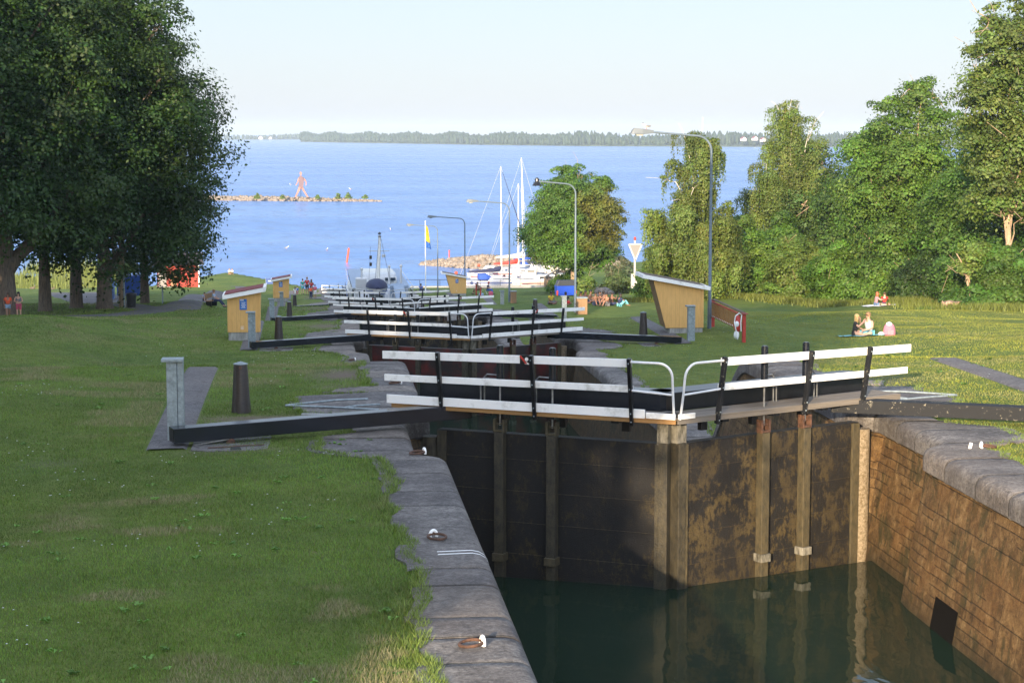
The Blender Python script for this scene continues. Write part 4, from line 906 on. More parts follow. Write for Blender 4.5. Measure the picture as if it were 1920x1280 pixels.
tree('broadleaf_tree', 'rounded green tree at the right edge below the sparse tall one', 'tree', 45.0, 117, 12.5, [(0.04, 4.5), (0.3, 5.6), (0.6, 5.4), (0.85, 3.5), (1, 0.8)], 95, 95000, 0.22, GREEN, r=0.32, seed=16, group=gR, deadwood=12, bark=m_palebark)
tree('broadleaf_tree', 'dark rounded tree between the second birch and the tallest tree', 'tree', 43.5, 141, 13.0, [(0.05, 3.8), (0.35, 4.8), (0.65, 4.4), (0.88, 2.8), (1, 0.8)], 80, 60000, 0.26, (0.060, 0.115, 0.020), r=0.3, seed=17, group=gR, deadwood=5)
gH = 'leafy shrubs in the belt edging the right lawn'
SH = [(32.2, 158, 4.6, 2.6, 'back row of the belt behind the first birch', GREEN2), (28.4, 147.5, 3.6, 2.6, 'low beside the birch trunk', GREEN), (31.0, 147, 4.6, 2.8, 'right behind the lamp post', LIGHTG), (33.2, 142, 6.6, 3.2, 'tall dome right of the lamp post', GREEN2),
      (36.0, 137, 5.0, 2.9, 'mid belt with pale leaf tips', LIGHTG), (36.6, 143, 7.2, 3.3, 'tallest dome below the second birch', GREEN), (38.0, 131.5, 4.6, 2.9, 'directly behind the shaded bank', (0.085, 0.165, 0.020)), (40.4, 126, 4.0, 2.6, 'left of the pair on the blanket', GREEN2),
      (41.4, 134, 6.4, 3.2, 'dark dome behind the pair on the blanket', GREEN), (40.6, 119.5, 3.6, 2.6, 'right of the pair on the blanket', DARKG), (40.8, 112, 3.9, 2.6, 'behind the tree stump', GREEN), (40.4, 105.5, 3.6, 2.4, 'right of the tree stump', (0.075, 0.145, 0.022)), (42.5, 100.5, 4.6, 2.8, 'cut by the right edge of the picture', GREEN2),
      (29.0, 153, 3.6, 2.4, 'small one behind the open-fronted kiosk', GREEN), (31.2, 164, 3.6, 2.4, 'far behind the ridge of the kiosk roof', GREEN2)]
for i, (x, y, H, r_, lb, col) in enumerate(SH):
    tree('shrub', f'leafy green shrub, {lb}', 'shrub', x, y, H, [(0.02, r_ * .9), (0.3, r_), (0.65, r_ * 0.85), (0.88, r_ * .55), (1, 0.4)], 34, 36000, 0.20, col, r=0.08, seed=40 + i, group=gH, limbs=6, lobe_r=(0.6, 1.25), bark=m_palebark)
gM = 'wild bushes by the marina fence'
for i, (x, y, H, r_, lb, col) in enumerate([(27.6, 186, 2.0, 1.8, 'low, right of the blue container', LIGHTG), (31.5, 189, 2.8, 2.2, 'left of the beacon box', (0.085, 0.12, 0.035)), (33.6, 184.5, 2.6, 2.0, 'right of the beacon box', LIGHTG), (33.0, 196, 3.8, 2.4, 'behind the beacon mast', (0.10, 0.12, 0.06)), (28.5, 203, 2.4, 3.0, 'dark, under the maple', GREEN), (36.0, 176, 3.0, 2.2, 'behind the kiosk roof ridge', GREEN), (35.8, 188, 4.2, 2.6, 'grey green, between beacon and birch', (0.095, 0.11, 0.06))]):
    tree('bush', f'wild bush, {lb}', 'bush', x, y, H, [(0.02, r_), (0.5, r_ * .9), (1, 0.4)], 22, 12000, 0.24, col, r=0.06, seed=70 + i, group=gM, limbs=5, lobe_r=(0.5, 1.0), bark=m_palebark)
tree('young_tree', 'thin leaning young trunk lit before the dark shrubs at the right', 'tree', 38.6, 105.8, 4.2, [(0.55, 1.1), (0.8, 1.4), (1, 0.6)], 12, 3500, 0.2, LIGHTG, r=0.09, seed=90, bark=m_palebark, lean=(-0.9, 0), limbs=6, lobe_r=(0.4, 0.8))

tree('broadleaf_tree', 'open dark tree filling the gap right of the second birch', 'tree', 41.6, 151, 12.8, [(0.1, 3), (0.35, 4.0), (0.65, 3.6), (0.88, 2.4), (1, 0.8)], 70, 42000, 0.24, (0.062, 0.115, 0.024), r=0.22, seed=18, group=gR, deadwood=3)
# ---------------------------------------------------------------- reeds, rough grass, lawn blades
def blades(name, label, X, Y, Z, h, wd, col, rng, bend=0.3, kind='stuff', mat=None):
    n = len(X); a = rng.uniform(0, 2 * np.pi, n); dx, dy = np.cos(a), np.sin(a); b = rng.uniform(0, 2 * np.pi, n); bx, by = np.cos(b) * bend * h, np.sin(b) * bend * h
    P = np.zeros((n, 3, 3)); P[:, 0] = np.stack([X - dx * wd / 2, Y - dy * wd / 2, Z - 0.01], 1); P[:, 1] = np.stack([X + dx * wd / 2, Y + dy * wd / 2, Z - 0.01], 1); P[:, 2] = np.stack([X + bx, Y + by, Z + h], 1)
    o = npmesh(name, P.reshape(-1, 3), np.arange(3 * n).reshape(-1, 3), mat or m_grass, col, tri=True); return tag(o, label, kind=kind)
rng = np.random.default_rng(77)
n = 9000; X = rng.uniform(-46, -29, n); Y = rng.uniform(250, 316, n); k = (vnoise(X, Y, 6, 3) > 0.32) & (Y > shore(X) - 2) & ((X > -43) | (Y > 275)); X, Y = X[k], Y[k]
blades('reeds', 'reed bed in the lake seen between the left trunks', X, Y, 0 * X - 0.1, rng.uniform(0.9, 2.3, len(X)) * (0.5 + vnoise(X, Y, 5, 8)), 0.13, V([0.17, 0.20, 0.045]) * rng.uniform(0.6, 1.3, (len(X), 1)), rng, 0.12)
DRY = [(-3.5, 25, 1.0, .5), (-3.7, 23.6, .8, .35), (-2.0, 24, .9, .4), (-2.3, 20.5, .8, .4), (-3.3, 20.3, .5, .3), (-1.9, 26.4, 1.2, .4), (-1.5, 38, 1, .6), (-4, 36, 1.2, .5), (-5, 31, 1, .4), (-2.2, 28.5, .5, .2), (0.2, 19.5, .5, 1.2), (0.6, 17.6, .4, 1), (-3.2, 33, .8, .4), (-.8, 21.6, .3, .3), (14, 40, 2, .8), (12.5, 37.6, 1.5, .5), (19, 60, 3, 1.5), (-4, 70, 2, 1.2)]
def dryspots(X, Y):
    d = np.zeros_like(X)
    for (cx, cy, rx, ry) in DRY: d = np.maximum(d, np.exp(-(((X - cx) / rx) ** 2 + ((Y - cy) / ry) ** 2)))
    return d
# turf blades, dense near the camera
def turf(n, x0, x1, y0, y1, hmin, hmax, wd, seed, name, label, dryk=1.0, hue=(0.135, 0.200, 0.038)):
    rng = np.random.default_rng(seed)
    Y = y0 * (y1 / y0) ** rng.random(n) if y0 > 0 else rng.uniform(y0, y1, n); X = rng.uniform(x0, x1, n)
    d = dirt(X, Y); keep = rng.random(n) > d * 1.1
    vis = (X > -0.21 * Y - 3.0) & (X < 0.47 * Y + 5.0); keep &= vis
    e = AX - X if x1 < AX else X - AX
    hw = cedge(Y); sd = -1 if x1 < AX else 1
    wd_ = grass_edge(sd, Y); keep &= (e > hw + wd_ - 0.02)
    for s_ in (AX - 8.32, AX + 8.32):
        for dg in DG: keep &= ~((np.abs(X - s_) < 0.37) & (Y > dg - 2.1) & (Y < dg + 8.4))
    X, Y, e, hw, wd_ = X[keep], Y[keep], e[keep], hw[keep], wd_[keep]; n = len(X)
    edge = np.exp(-((e - hw - wd_) / 0.22).clip(0) ); h = rng.uniform(hmin, hmax, n) * (1 + 0.9 * edge) * (0.6 + 0.8 * vnoise(X, Y, 0.5, 5))
    base = V(hue)[None] * (0.55 + 0.55 * vnoise(X, Y, 1.1, 6) + 0.4 * vnoise(X, Y, 4.5, 16))[:, None] * rng.uniform(0.6, 1.45, (n, 1)) * (1 + rng.normal(0, 0.08, (n, 3)))
    dryn = vnoise(X * 0.6, Y, 0.55, 9) * 0.5 + vnoise(X, Y, 2.6, 10) * 0.5; dryn = dryn + 0.35 * dryspots(X, Y) * (0.4 + vnoise(X, Y, 0.35, 21)); dry = dryk * np.clip((dryn - 0.60) * 7, 0, 0.9)[:, None] * (rng.random((n, 1)) < 0.75)
    base = base * (1 - dry) + dry * V([0.30, 0.26, 0.15]) * rng.uniform(0.6, 1.3, (n, 1)); h = h * (1 + 0.6 * dry[:, 0])
    st = (rng.random((n, 1)) < 0.06 * dryk); base = np.where(st, V([0.20, 0.19, 0.08]) * rng.uniform(0.6, 1.2, (n, 1)), base)
    blades(name, label, X, Y, gz(X, Y), h, wd * rng.uniform(0.7, 1.4, n), np.clip(base, 0.01, 1), rng, 0.55)
turf(560000, -9.5, 2.0, 15.0, 41.4, 0.018, 0.042, 0.011, 1, 'grass', 'short lawn grass on the near left bank')
turf(240000, -17, 2.0, 41.4, 82, 0.02, 0.05, 0.022, 2, 'grass', 'lawn grass of the second left terrace')
turf(260000, 10.0, 24, 20, 42, 0.014, 0.030, 0.012, 3, 'grass', 'lawn grass on the near right bank', 0.6, (0.205, 0.212, 0.030))
turf(380000, 10.0, 40, 42, 104, 0.012, 0.030, 0.022, 4, 'grass', 'lawn grass of the right slope', 0.4, (0.205, 0.212, 0.030))
turf(80000, -26.0, 2.0, 82, 135, 0.03, 0.07, 0.05, 5, 'grass', 'lawn grass before the left trees')
rng = np.random.default_rng(31); n = 26000; Y = 15.5 * (86 / 15.5) ** rng.random(n); sd = np.where(rng.random(n) < 0.6, -1, 1); w_ = np.where(sd < 0, grass_edge(-1, Y), grass_edge(1, Y)); cl = vnoise(Y, sd * 3.0, 0.35, 14)
X = AX + sd * (cedge(Y) + w_ + rng.exponential(0.05, n) - 0.03 - 0.16 * cl * rng.random(n)); k = cl > 0.25; X, Y = X[k], Y[k]
blades('grass_tuft', 'longer turf creeping over the edge of the coping', X, Y, gz(X, Y) + 0.01, rng.uniform(0.04, 0.10, len(X)), 0.009 + 0.0003 * Y, V([0.16, 0.22, 0.05]) * rng.uniform(0.5, 1.4, (len(X), 1)), rng, 0.7)
# broad-leaved weeds: low rosettes scattered in the near lawns
rng = np.random.default_rng(55); Pw = []; Kw = []
for i in range(420):
    y = 16.5 * (60 / 16.5) ** rng.random(); x = rng.uniform(-6.4, 1.0) if rng.random() < 0.75 else rng.uniform(11.3, 16); 
    if vnoise(x, y, 1.6, 33) < 0.45: continue
    z = gzf(x, y) + 0.02; k = rng.uniform(0.7, 1.4)
    for q in range(rng.integers(5, 11)):
        a = rng.uniform(0, 6.28); l = rng.uniform(0.035, 0.085); w_ = l * 0.3; c_, s_ = math.cos(a), math.sin(a); ox, oy = x + rng.normal(0, .03), y + rng.normal(0, .03)
        Pw += [(ox, oy, z), (ox + c_ * l * .5 - s_ * w_, oy + s_ * l * .5 + c_ * w_, z + l * .45), (ox + c_ * l, oy + s_ * l, z + l * .3), (ox + c_ * l * .5 + s_ * w_, oy + s_ * l * .5 - c_ * w_, z + l * .45)]; Kw.append(V([0.13, 0.25, 0.05]) * k * rng.uniform(.8, 1.2))
tag(npmesh('weeds', V(Pw), np.arange(len(Pw)).reshape(-1, 4), m_grass, V(Kw)), 'low broad-leaved weeds in the lawn', kind='stuff')
# tiny white flowers
rng = np.random.default_rng(9); n = 2600; Y = 17 * (95 / 17) ** rng.random(n); X = np.where(rng.random(n) < 0.5, rng.uniform(-6, 1.0, n), rng.uniform(11, 34, n)); k = (vnoise(X, Y, 2.2, 12) > 0.56) & (X > -0.17 * Y) & (X < 0.39 * Y) & (np.abs(X - AX) > 5.6) & (dirt(X, Y) < 0.2); X, Y = X[k], Y[k]
P = []; 
for i in range(len(X)):
    r_ = 0.010 + 0.00022 * Y[i]; z = gzf(X[i], Y[i]) + 0.045; P += [(X[i] - r_, Y[i], z), (X[i], Y[i] - r_, z + .004), (X[i] + r_, Y[i], z), (X[i], Y[i] + r_, z + .004)]
tag(npmesh('daisies', V(P), np.arange(len(P)).reshape(-1, 4), m_whitepipe), 'small white clover and daisy flowers in the lawns', kind='stuff')
# rough yellow-green verge below the shrub belt
n = 26000; tt = rng.random(n); X = np.interp(tt, [0, .25, .5, .75, 1], [23, 30.5, 36.5, 38.8, 38.6]) + rng.normal(0, 0.9, n); Y = np.interp(tt, [0, .25, .5, .75, 1], [152, 143.5, 128.5, 115, 98]) + rng.normal(0, 0.8, n)
blades('rough_grass', 'rough yellow-green verge under the shrub belt', X, Y, gz(X, Y), rng.uniform(0.15, 0.55, n), 0.07, V([0.14, 0.165, 0.03]) * rng.uniform(0.5, 1.3, (n, 1)), rng, 0.4)
# ---------------------------------------------------------------- far shore, breakwaters
def far_shore(pts, label, seed, h0, rows, step, hill, name='forest', tall=(14, 19)):
    """pts: waterline points; forested land behind them"""
    rng = np.random.default_rng(seed); P = [V(p, ) for p in pts]; L = np.cumsum([0] + [np.linalg.norm(b - a) for a, b in zip(P, P[1:])]); n = int(L[-1] / 25) + 2
    tt = np.linspace(0, L[-1], n); X = np.interp(tt, L, [p[0] for p in P]); Y = np.interp(tt, L, [p[1] for p in P])
    prof = [(-8, -1.0), (4, 0.6), (20, 1.8), (60, hill * .4), (150, hill), (600, hill * 1.0), (1400, -2)]
    ring = [[(X[i] * (1 + u / Y[i]), Y[i] + u, v * (0.75 + 0.25 * math.sin(i * .5 + u))) for (u, v) in prof] for i in range(n)]
    b = MB(); b.loft(ring, closed=False); tag(b.build('hills', m_farland, smooth=True), 'low land on the ' + label, kind='structure')
    Vv, Qq, Kk = [], [], []; base = 0
    nlat, nlon = 5, 7
    for r in range(rows):
        u = 12 + r * 22
        m = int(L[-1] / step)
        for _ in range(m):
            t = rng.uniform(0, L[-1]); x = np.interp(t, L, [p[0] for p in P]); y = np.interp(t, L, [p[1] for p in P]); uu = u + rng.uniform(-10, 10)
            z = np.interp(uu, [q[0] for q in prof], [q[1] for q in prof]); hh = rng.uniform(*tall) * (0.7 + 0.3 * math.sin(t * 0.013 + 1) ** 2) * (0.75 if r == 0 and rng.random() < .4 else 1); rr = rng.uniform(2.6, 5.0); con = rng.random() < 0.15
            x *= (1 + uu / y); y += uu; k = rng.uniform(0.7, 1.3); col = V([0.022, 0.040, 0.020]) * k if con else V([0.036, 0.060, 0.024]) * k
            ph = np.linspace(0, 1, nlat); ang = np.linspace(0, 2 * np.pi, nlon, endpoint=False) + rng.uniform(0, 1)
            rad = (rr * 0.75 * (1 - ph) ** 0.8 + 0.1) if con else rr * np.sin(np.pi * (0.12 + 0.86 * ph)) ** 0.7
            vv = np.stack([x + rad[:, None] * np.cos(ang) * rng.uniform(.8, 1.2, (nlat, nlon)), y + rad[:, None] * np.sin(ang), np.repeat((z + hh * (0.06 + 0.94 * ph))[:, None], nlon, 1) + rng.uniform(-.6, .6, (nlat, nlon))], -1).reshape(-1, 3)
            Vv.append(vv); i0 = np.arange((nlat - 1) * nlon); a = i0; bq = i0 // nlon * nlon + (i0 + 1) % nlon
            Qq.append(np.stack([a, bq, bq + nlon, a + nlon], 1) + base); Kk.append(np.tile(col, (len(i0), 1)) * rng.uniform(0.8, 1.2, (len(i0), 1))); base += nlat * nlon
    o = npmesh(name, np.concatenate(Vv), np.concatenate(Qq), m_leaf, np.concatenate(Kk), smooth=True); tag(o, 'forest on the ' + label, kind='stuff')
m_farland = M('far_meadow', (0.09, 0.12, 0.05), 0.9, 0.4, 0.01)
def PX(px, d): return ((px - 582) / 3500 * d, d)
far_shore([PX(566, 4450), PX(640, 4100), PX(760, 3750), PX(900, 3350), PX(1100, 3020), PX(1450, 2840), PX(1800, 2700), PX(2200, 2600)], 'near wooded island across the lake', 1, 0, 6, 6.0, 9)
far_shore([PX(-700, 5400), PX(200, 5600), PX(430, 5650), PX(600, 5800)], 'distant shore at the left', 2, 0, 3, 11.0, 3)
def cottage(px, d, z, label, red=True, s=1.0):
    x, y = PX(px, d); t = thing('cottage', label, 'cottage', (x, y, z), 0.3, 'cottages on the far shore')
    b = MB(); b.prism([(-4 * s, 0), (4 * s, 0), (4 * s, 4 * s), (0, 7 * s), (-4 * s, 4 * s)], 'y', -3, 3); b.build('wall', m_redboard if red else m_white, t)
    b = MB(); b.bar((-4.6 * s, 0, 3.7 * s), (0, 0, 7.3 * s), 7, 0.3); b.bar((4.6 * s, 0, 3.7 * s), (0, 0, 7.3 * s), 7, 0.3); b.build('roof', m_felt, t)
    b = MB(); b.box((-2 * s, -3.05, 2 * s), (1.2 * s, 0.1, 1.4 * s)); b.build('window', m_white, t)
cottage(1318, 2860, 1.5, 'red cottage on the far shore left of the first birch'); cottage(1333, 2880, 2.5, 'pale cottage beside the far red one', False, 1.1)
cottage(1402, 2850, 9, 'white far cottage, left of three right of the lamp', False, 0.9); cottage(1424, 2850, 10, 'white far cottage, middle of three right of the lamp', False, 0.9); cottage(1440, 2850, 8, 'white far cottage, right of three right of the lamp', False, 0.9)
cottage(492, 5640, 2, 'pale cottage on the distant left shore', False, 1.3); cottage(510, 5650, 2, 'small white cottage on the distant left shore, the right one', False, 1.0)

def rubble(name, label, line, wd, hgt, size, seed, n, mat):
    """heap of separate stones along a line (a low bank of riprap)"""
    import bmesh
    rng = np.random.default_rng(seed); P = [V(p) for p in line]; L = np.cumsum([0] + [np.linalg.norm(b - a) for a, b in zip(P, P[1:])])
    bm = bmesh.new(); bmesh.ops.create_icosphere(bm, subdivisions=1, radius=1); bv = V([v.co[:] for v in bm.verts]); bf = V([[v.index for v in f.verts] for f in bm.faces]); bm.free()
    Vs, Fs = [], []
    for i in range(n):
        t = rng.uniform(0, L[-1]); f = t / L[-1]; tap = np.interp(f, [0, 0.12, 0.35, 1], [0.15, 0.55, 1, 1]); u = rng.uniform(-1, 1); x = np.interp(t, L, [p[0] for p in P]); y = np.interp(t, L, [p[1] for p in P]) + u * wd * tap
        s = size * rng.uniform(0.5, 1.25) * (0.6 + 0.4 * tap); z = hgt * tap * (1 - abs(u) ** 1.6) * rng.uniform(0.75, 1.05) - 0.1 * s
        q = bv * rng.uniform(0.7, 1.2, 3) * s; q = q + rng.normal(0, 0.13 * s, q.shape); a = rng.uniform(0, 6.28); c_, s_ = math.cos(a), math.sin(a); q = np.stack([q[:, 0] * c_ - q[:, 1] * s_, q[:, 0] * s_ + q[:, 1] * c_, q[:, 2] * 0.8], 1)
        Vs.append(q + V([x, y, z])); Fs.append(bf + i * len(bv))
    o = npmesh(name, np.concatenate(Vs), np.concatenate(Fs), mat, tri=True); return tag(o, label, kind='stuff')
rubble('breakwater_stones', 'stone breakwater before the marina mouth', [PX(788, 318), PX(860, 312), PX(960, 306), PX(1070, 300), PX(1180, 296)], 2.6, 2.0, 0.62, 3, 1500, m_rock)
rubble('breakwater_stones', 'long low stone breakwater carrying the walking figure', [PX(715, 612), PX(640, 616), PX(500, 625), PX(380, 632), PX(200, 640)], 3.2, 1.3, 0.75, 4, 1300, m_rock)
rubble('rock_heap', 'grey boulders below the bushes right of the blue container', [PX(1098, 186), PX(1150, 184)], 1.6, 1.3, 0.5, 5, 60, m_flag).location = (0, 0, 5.5)
gI = 'bushes on the long breakwater'
for i, (px, r_, lb) in enumerate([(485, 1.6, 'leftmost on the long breakwater'), (531, 0.8, 'left of the walking figure'), (596, 0.8, 'right of the walking figure'), (634, 1.5, 'wide one near the tip'), (652, 1.6, 'tallest near the tip'), (684, 1.0, 'last before the bare tip')]):
    x, d = PX(px, 617); tree('bush', f'small green bush, {lb}', 'bush', x, d - 1.5, 1.9 if r_ > 1 else 1.4, [(0.02, r_), (0.5, r_ * .8), (1, 0.3)], 10, 700, 0.4, LIGHTG, r=0.05, seed=120 + i, group=gI, limbs=3, lobe_r=(0.5, 0.9), z=0.9)
# small marker on the near breakwater
x, d = PX(841, 313); b = MB(); b.tube([(x, d, 1.6), (x, d, 2.7)], 0.09, 10); b.ball((x, d, 2.7), 0.13, 8, 6); tag(b.build('harbour_marker', m_orange, smooth=True), 'short reddish marker on top of the near stone breakwater', 'marker')
# striding figure, cut from plate, on the long breakwater
t = thing('walking_figure', 'giant brown striding figure standing on the long breakwater', 'sculpture', (*PX(565, 617), 0.9))
m_cor = M('brown_plate', (0.30, 0.15, 0.12), 0.7, 0.2, 0.6); m_cor2 = M('dark_brown_plate', (0.14, 0.09, 0.10), 0.7, 0.2, 0.6)
hd = [(-0.35, 8.1), (-0.3, 8.6), (0, 8.85), (0.35, 8.6), (0.4, 8.1), (0.2, 7.7), (0.2, 7.35), (-0.15, 7.35), (-0.15, 7.7)]
b = MB(); b.prism(hd, 'y', -0.15, 0.15); b.build('head', m_cor, t)
to = [(-0.75, 6.9), (-0.2, 7.4), (0.25, 7.4), (0.9, 6.9), (1.05, 5.6), (0.85, 4.3), (0.75, 3.6), (-0.75, 3.6), (-0.55, 5.0)]
b = MB(); b.prism(to, 'y', -0.15, 0.15); b.build('torso', m_cor2, t)
b = MB(); b.prism([(-0.75, 6.9), (-0.45, 6.2), (-0.9, 5.2), (-1.5, 4.3), (-1.75, 4.5), (-1.15, 5.4), (-1.0, 6.3)], 'y', -0.32, -0.155); b.build('arm', m_cor, t)
b = MB(); b.prism([(0.9, 6.9), (1.6, 6.2), (1.95, 5.2), (1.75, 4.2), (1.5, 4.25), (1.6, 5.2), (1.2, 5.9), (0.8, 6.3)], 'y', 0.155, 0.32); b.build('arm', m_cor, t)
b = MB(); b.prism([(-0.75, 3.75), (0.05, 3.75), (-0.2, 3.0), (-1.6, 0.35), (-2.1, 0.35), (-1.2, 2.4)], 'y', -0.32, -0.155); b.build('leg', m_cor, t)
b = MB(); b.prism([(0.75, 3.75), (-0.05, 3.75), (0.35, 2.9), (2.1, 0.35), (2.6, 0.35), (1.4, 2.4)], 'y', 0.155, 0.32); b.build('leg', m_cor, t)
for (xa, yy) in ((-2.2, -0.24), (2.0, 0.24)):
    b = MB(); b.prism([(xa - 0.45, 0.0), (xa + 0.65, 0.0), (xa + 0.6, 0.36), (xa, 0.36)], 'y', yy - 0.2, yy + 0.2); b.build('shoe', m_black, t)
b = MB(); b.tube([(0, 0, 0), (0, 0, 4.2)], 0.09, 8); b.build('support_pole', m_black, t)
# ---------------------------------------------------------------- people
SKIN = {'pale': M('skin_pale', (0.55, 0.32, 0.22), 0.55), 'tan': M('skin_tan', (0.30, 0.15, 0.09), 0.55), 'dark': M('skin_brown', (0.20, 0.10, 0.06), 0.55)}
CL = {}
def cloth(c):
    if c not in CL: CL[c] = M('cloth_' + c, dict(white=(.70, .70, .68), black=(.02, .02, .022), red=(.42, .02, .02), navy=(.02, .03, .08), blue=(.03, .12, .42), teal=(.02, .28, .22), pink=(.55, .09, .15), orange=(.75, .10, .03), grey=(.16, .16, .17), khaki=(.20, .15, .08), yellow=(.60, .42, .03), lightblue=(.28, .38, .52), aqua=(.15, .45, .5), denim=(.10, .16, .28), palepink=(.45, .20, .23))[c], 0.8, 0.12, 12)
    return CL[c]
HAIR = {'black': M('hair_black', (.012, .009, .008), .5), 'brown': M('hair_brown', (.07, .035, .018), .5), 'blond': M('hair_blond', (.55, .36, .14), .5), 'fair': M('hair_fair', (.25, .14, .06), .5), 'red': M('hair_red', (.30, .09, .03), .5)}
def pose(kind):
    J = dict(pel=(0, 0, .95), ch=(0, -.01, 1.27), nk=(0, 0, 1.44), hd=(0, -.02, 1.58), top=(0, -.01, 1.66))
    for s, n in ((-1, 'L'), (1, 'R')):
        J.update({'sh' + n: (s * .17, 0, 1.37), 'el' + n: (s * .23, .03, 1.10), 'wr' + n: (s * .24, -.06, .87), 'ha' + n: (s * .235, -.09, .79),
                  'hip' + n: (s * .09, 0, .90), 'kn' + n: (s * .10, -.02, .49), 'an' + n: (s * .10, .02, .08), 'to' + n: (s * .11, -.15, .04)})
    if kind == 'walk':
        J.update(hipL=(-.09, 0, .9), knL=(-.09, -.16, .50), anL=(-.09, -.26, .09), toL=(-.1, -.42, .07), knR=(.09, .08, .48), anR=(.09, .34, .14), toR=(.1, .24, .04), elL=(-.22, .12, 1.12), wrL=(-.2, .10, .88), haL=(-.2, .08, .80), elR=(.22, -.06, 1.1), wrR=(.16, -.26, 1.0), haR=(.14, -.33, 1.02))
    if kind == 'hold':   # carrying something before the chest
        J.update(elL=(-.25, -.06, 1.12), wrL=(-.08, -.27, 1.12), haL=(.0, -.3, 1.14), elR=(.25, -.06, 1.12), wrR=(.08, -.26, 1.06), haR=(0, -.3, 1.05))
    if kind in ('cross', 'crossarm', 'knees', 'side', 'bench', 'chair'):
        dz = {'bench': .35, 'chair': .35}.get(kind, 0)
        J.update(pel=(0, 0, .13 + dz), ch=(0, -.05, .47 + dz), nk=(0, -.06, .63 + dz), hd=(0, -.10, .77 + dz), top=(0, -.09, .85 + dz))
        for s, n in ((-1, 'L'), (1, 'R')):
            J.update({'sh' + n: (s * .17, -.04, .56 + dz), 'hip' + n: (s * .09, -.03, .12 + dz)})
            if kind in ('cross', 'crossarm'): J.update({'kn' + n: (s * .36, -.30, .17), 'an' + n: (-s * .06, -.40, .07), 'to' + n: (-s * .17, -.44, .05), 'el' + n: (s * .25, -.12, .34), 'wr' + n: (s * .16, -.32, .27), 'ha' + n: (s * .10, -.39, .25)})
            if kind in ('knees', 'side'): J.update({'kn' + n: (s * .13, -.42, .42), 'an' + n: (s * .12, -.66, .08), 'to' + n: (s * .12, -.80, .05), 'el' + n: (s * .24, -.24, .40), 'wr' + n: (s * .12, -.42, .40), 'ha' + n: (s * .05, -.49, .38)})
            if kind in ('bench', 'chair'): J.update({'kn' + n: (s * .11, -.42, .50), 'an' + n: (s * .11, -.52, .10), 'to' + n: (s * .12, -.66, .05), 'el' + n: (s * .23, -.10, .68), 'wr' + n: (s * .13, -.30, .60), 'ha' + n: (s * .09, -.38, .58)})
        if kind == 'side': J.update(knL=(-.12, -.42, .10), anL=(-.12, -.84, .08), toL=(-.13, -.88, .18), knR=(.12, -.42, .12), anR=(.14, -.82, .08), toR=(.15, -.86, .18))
        if kind == 'crossarm': J.update(elL=(-.26, -.18, .42), wrL=(-.16, -.34, .58), haL=(-.12, -.37, .66))
        if kind == 'bench': J.update(anL=(-.11, -.70, .12), toL=(-.12, -.84, .08), anR=(.11, -.78, .10), toR=(.12, -.92, .08), ch=(0, .03, .82), nk=(0, .02, .98), hd=(0, -.02, 1.12), top=(0, -.01, 1.2), shL=(-.17, .02, .9), shR=(.17, .02, .9))
    return {k: V(v) for k, v in J.items()}
RAD = dict(pel=(.125, .10), ch=(.135, .10), nk=(.052, .055), hd=(.078, .092), top=(.055, .06), sh=(.055, .055), el=(.040, .040), wr=(.028, .026), ha=(.035, .018), hip=(.088, .09), kn=(.057, .058), an=(.038, .04), to=(.036, .022))
BONES = [('pel', 'ch'), ('ch', 'nk'), ('nk', 'hd'), ('hd', 'top')] + [b for n in 'LR' for b in (('ch', 'sh' + n), ('sh' + n, 'el' + n), ('el' + n, 'wr' + n), ('wr' + n, 'ha' + n), ('pel', 'hip' + n), ('hip' + n, 'kn' + n), ('kn' + n, 'an' + n), ('an' + n, 'to' + n))]
def rad(k): return RAD[k] if k in RAD else RAD[k[:-1]]
def skinmesh(name, verts, edges, radii, mat, parent, root=0, sub=1):
    me = bpy.data.meshes.new(name); me.from_pydata([tuple(v) for v in verts], edges, []); me.materials.append(mat); o = bpy.data.objects.new(name, me); lnk(o); par(o, parent)
    m = o.modifiers.new('skin', 'SKIN'); m.use_smooth_shade = True
    for i, sv in enumerate(me.skin_vertices[0].data): sv.radius = radii[i]; sv.use_root = (i == root)
    s_ = o.modifiers.new('sub', 'SUBSURF'); s_.levels = sub; s_.render_levels = sub
    return o
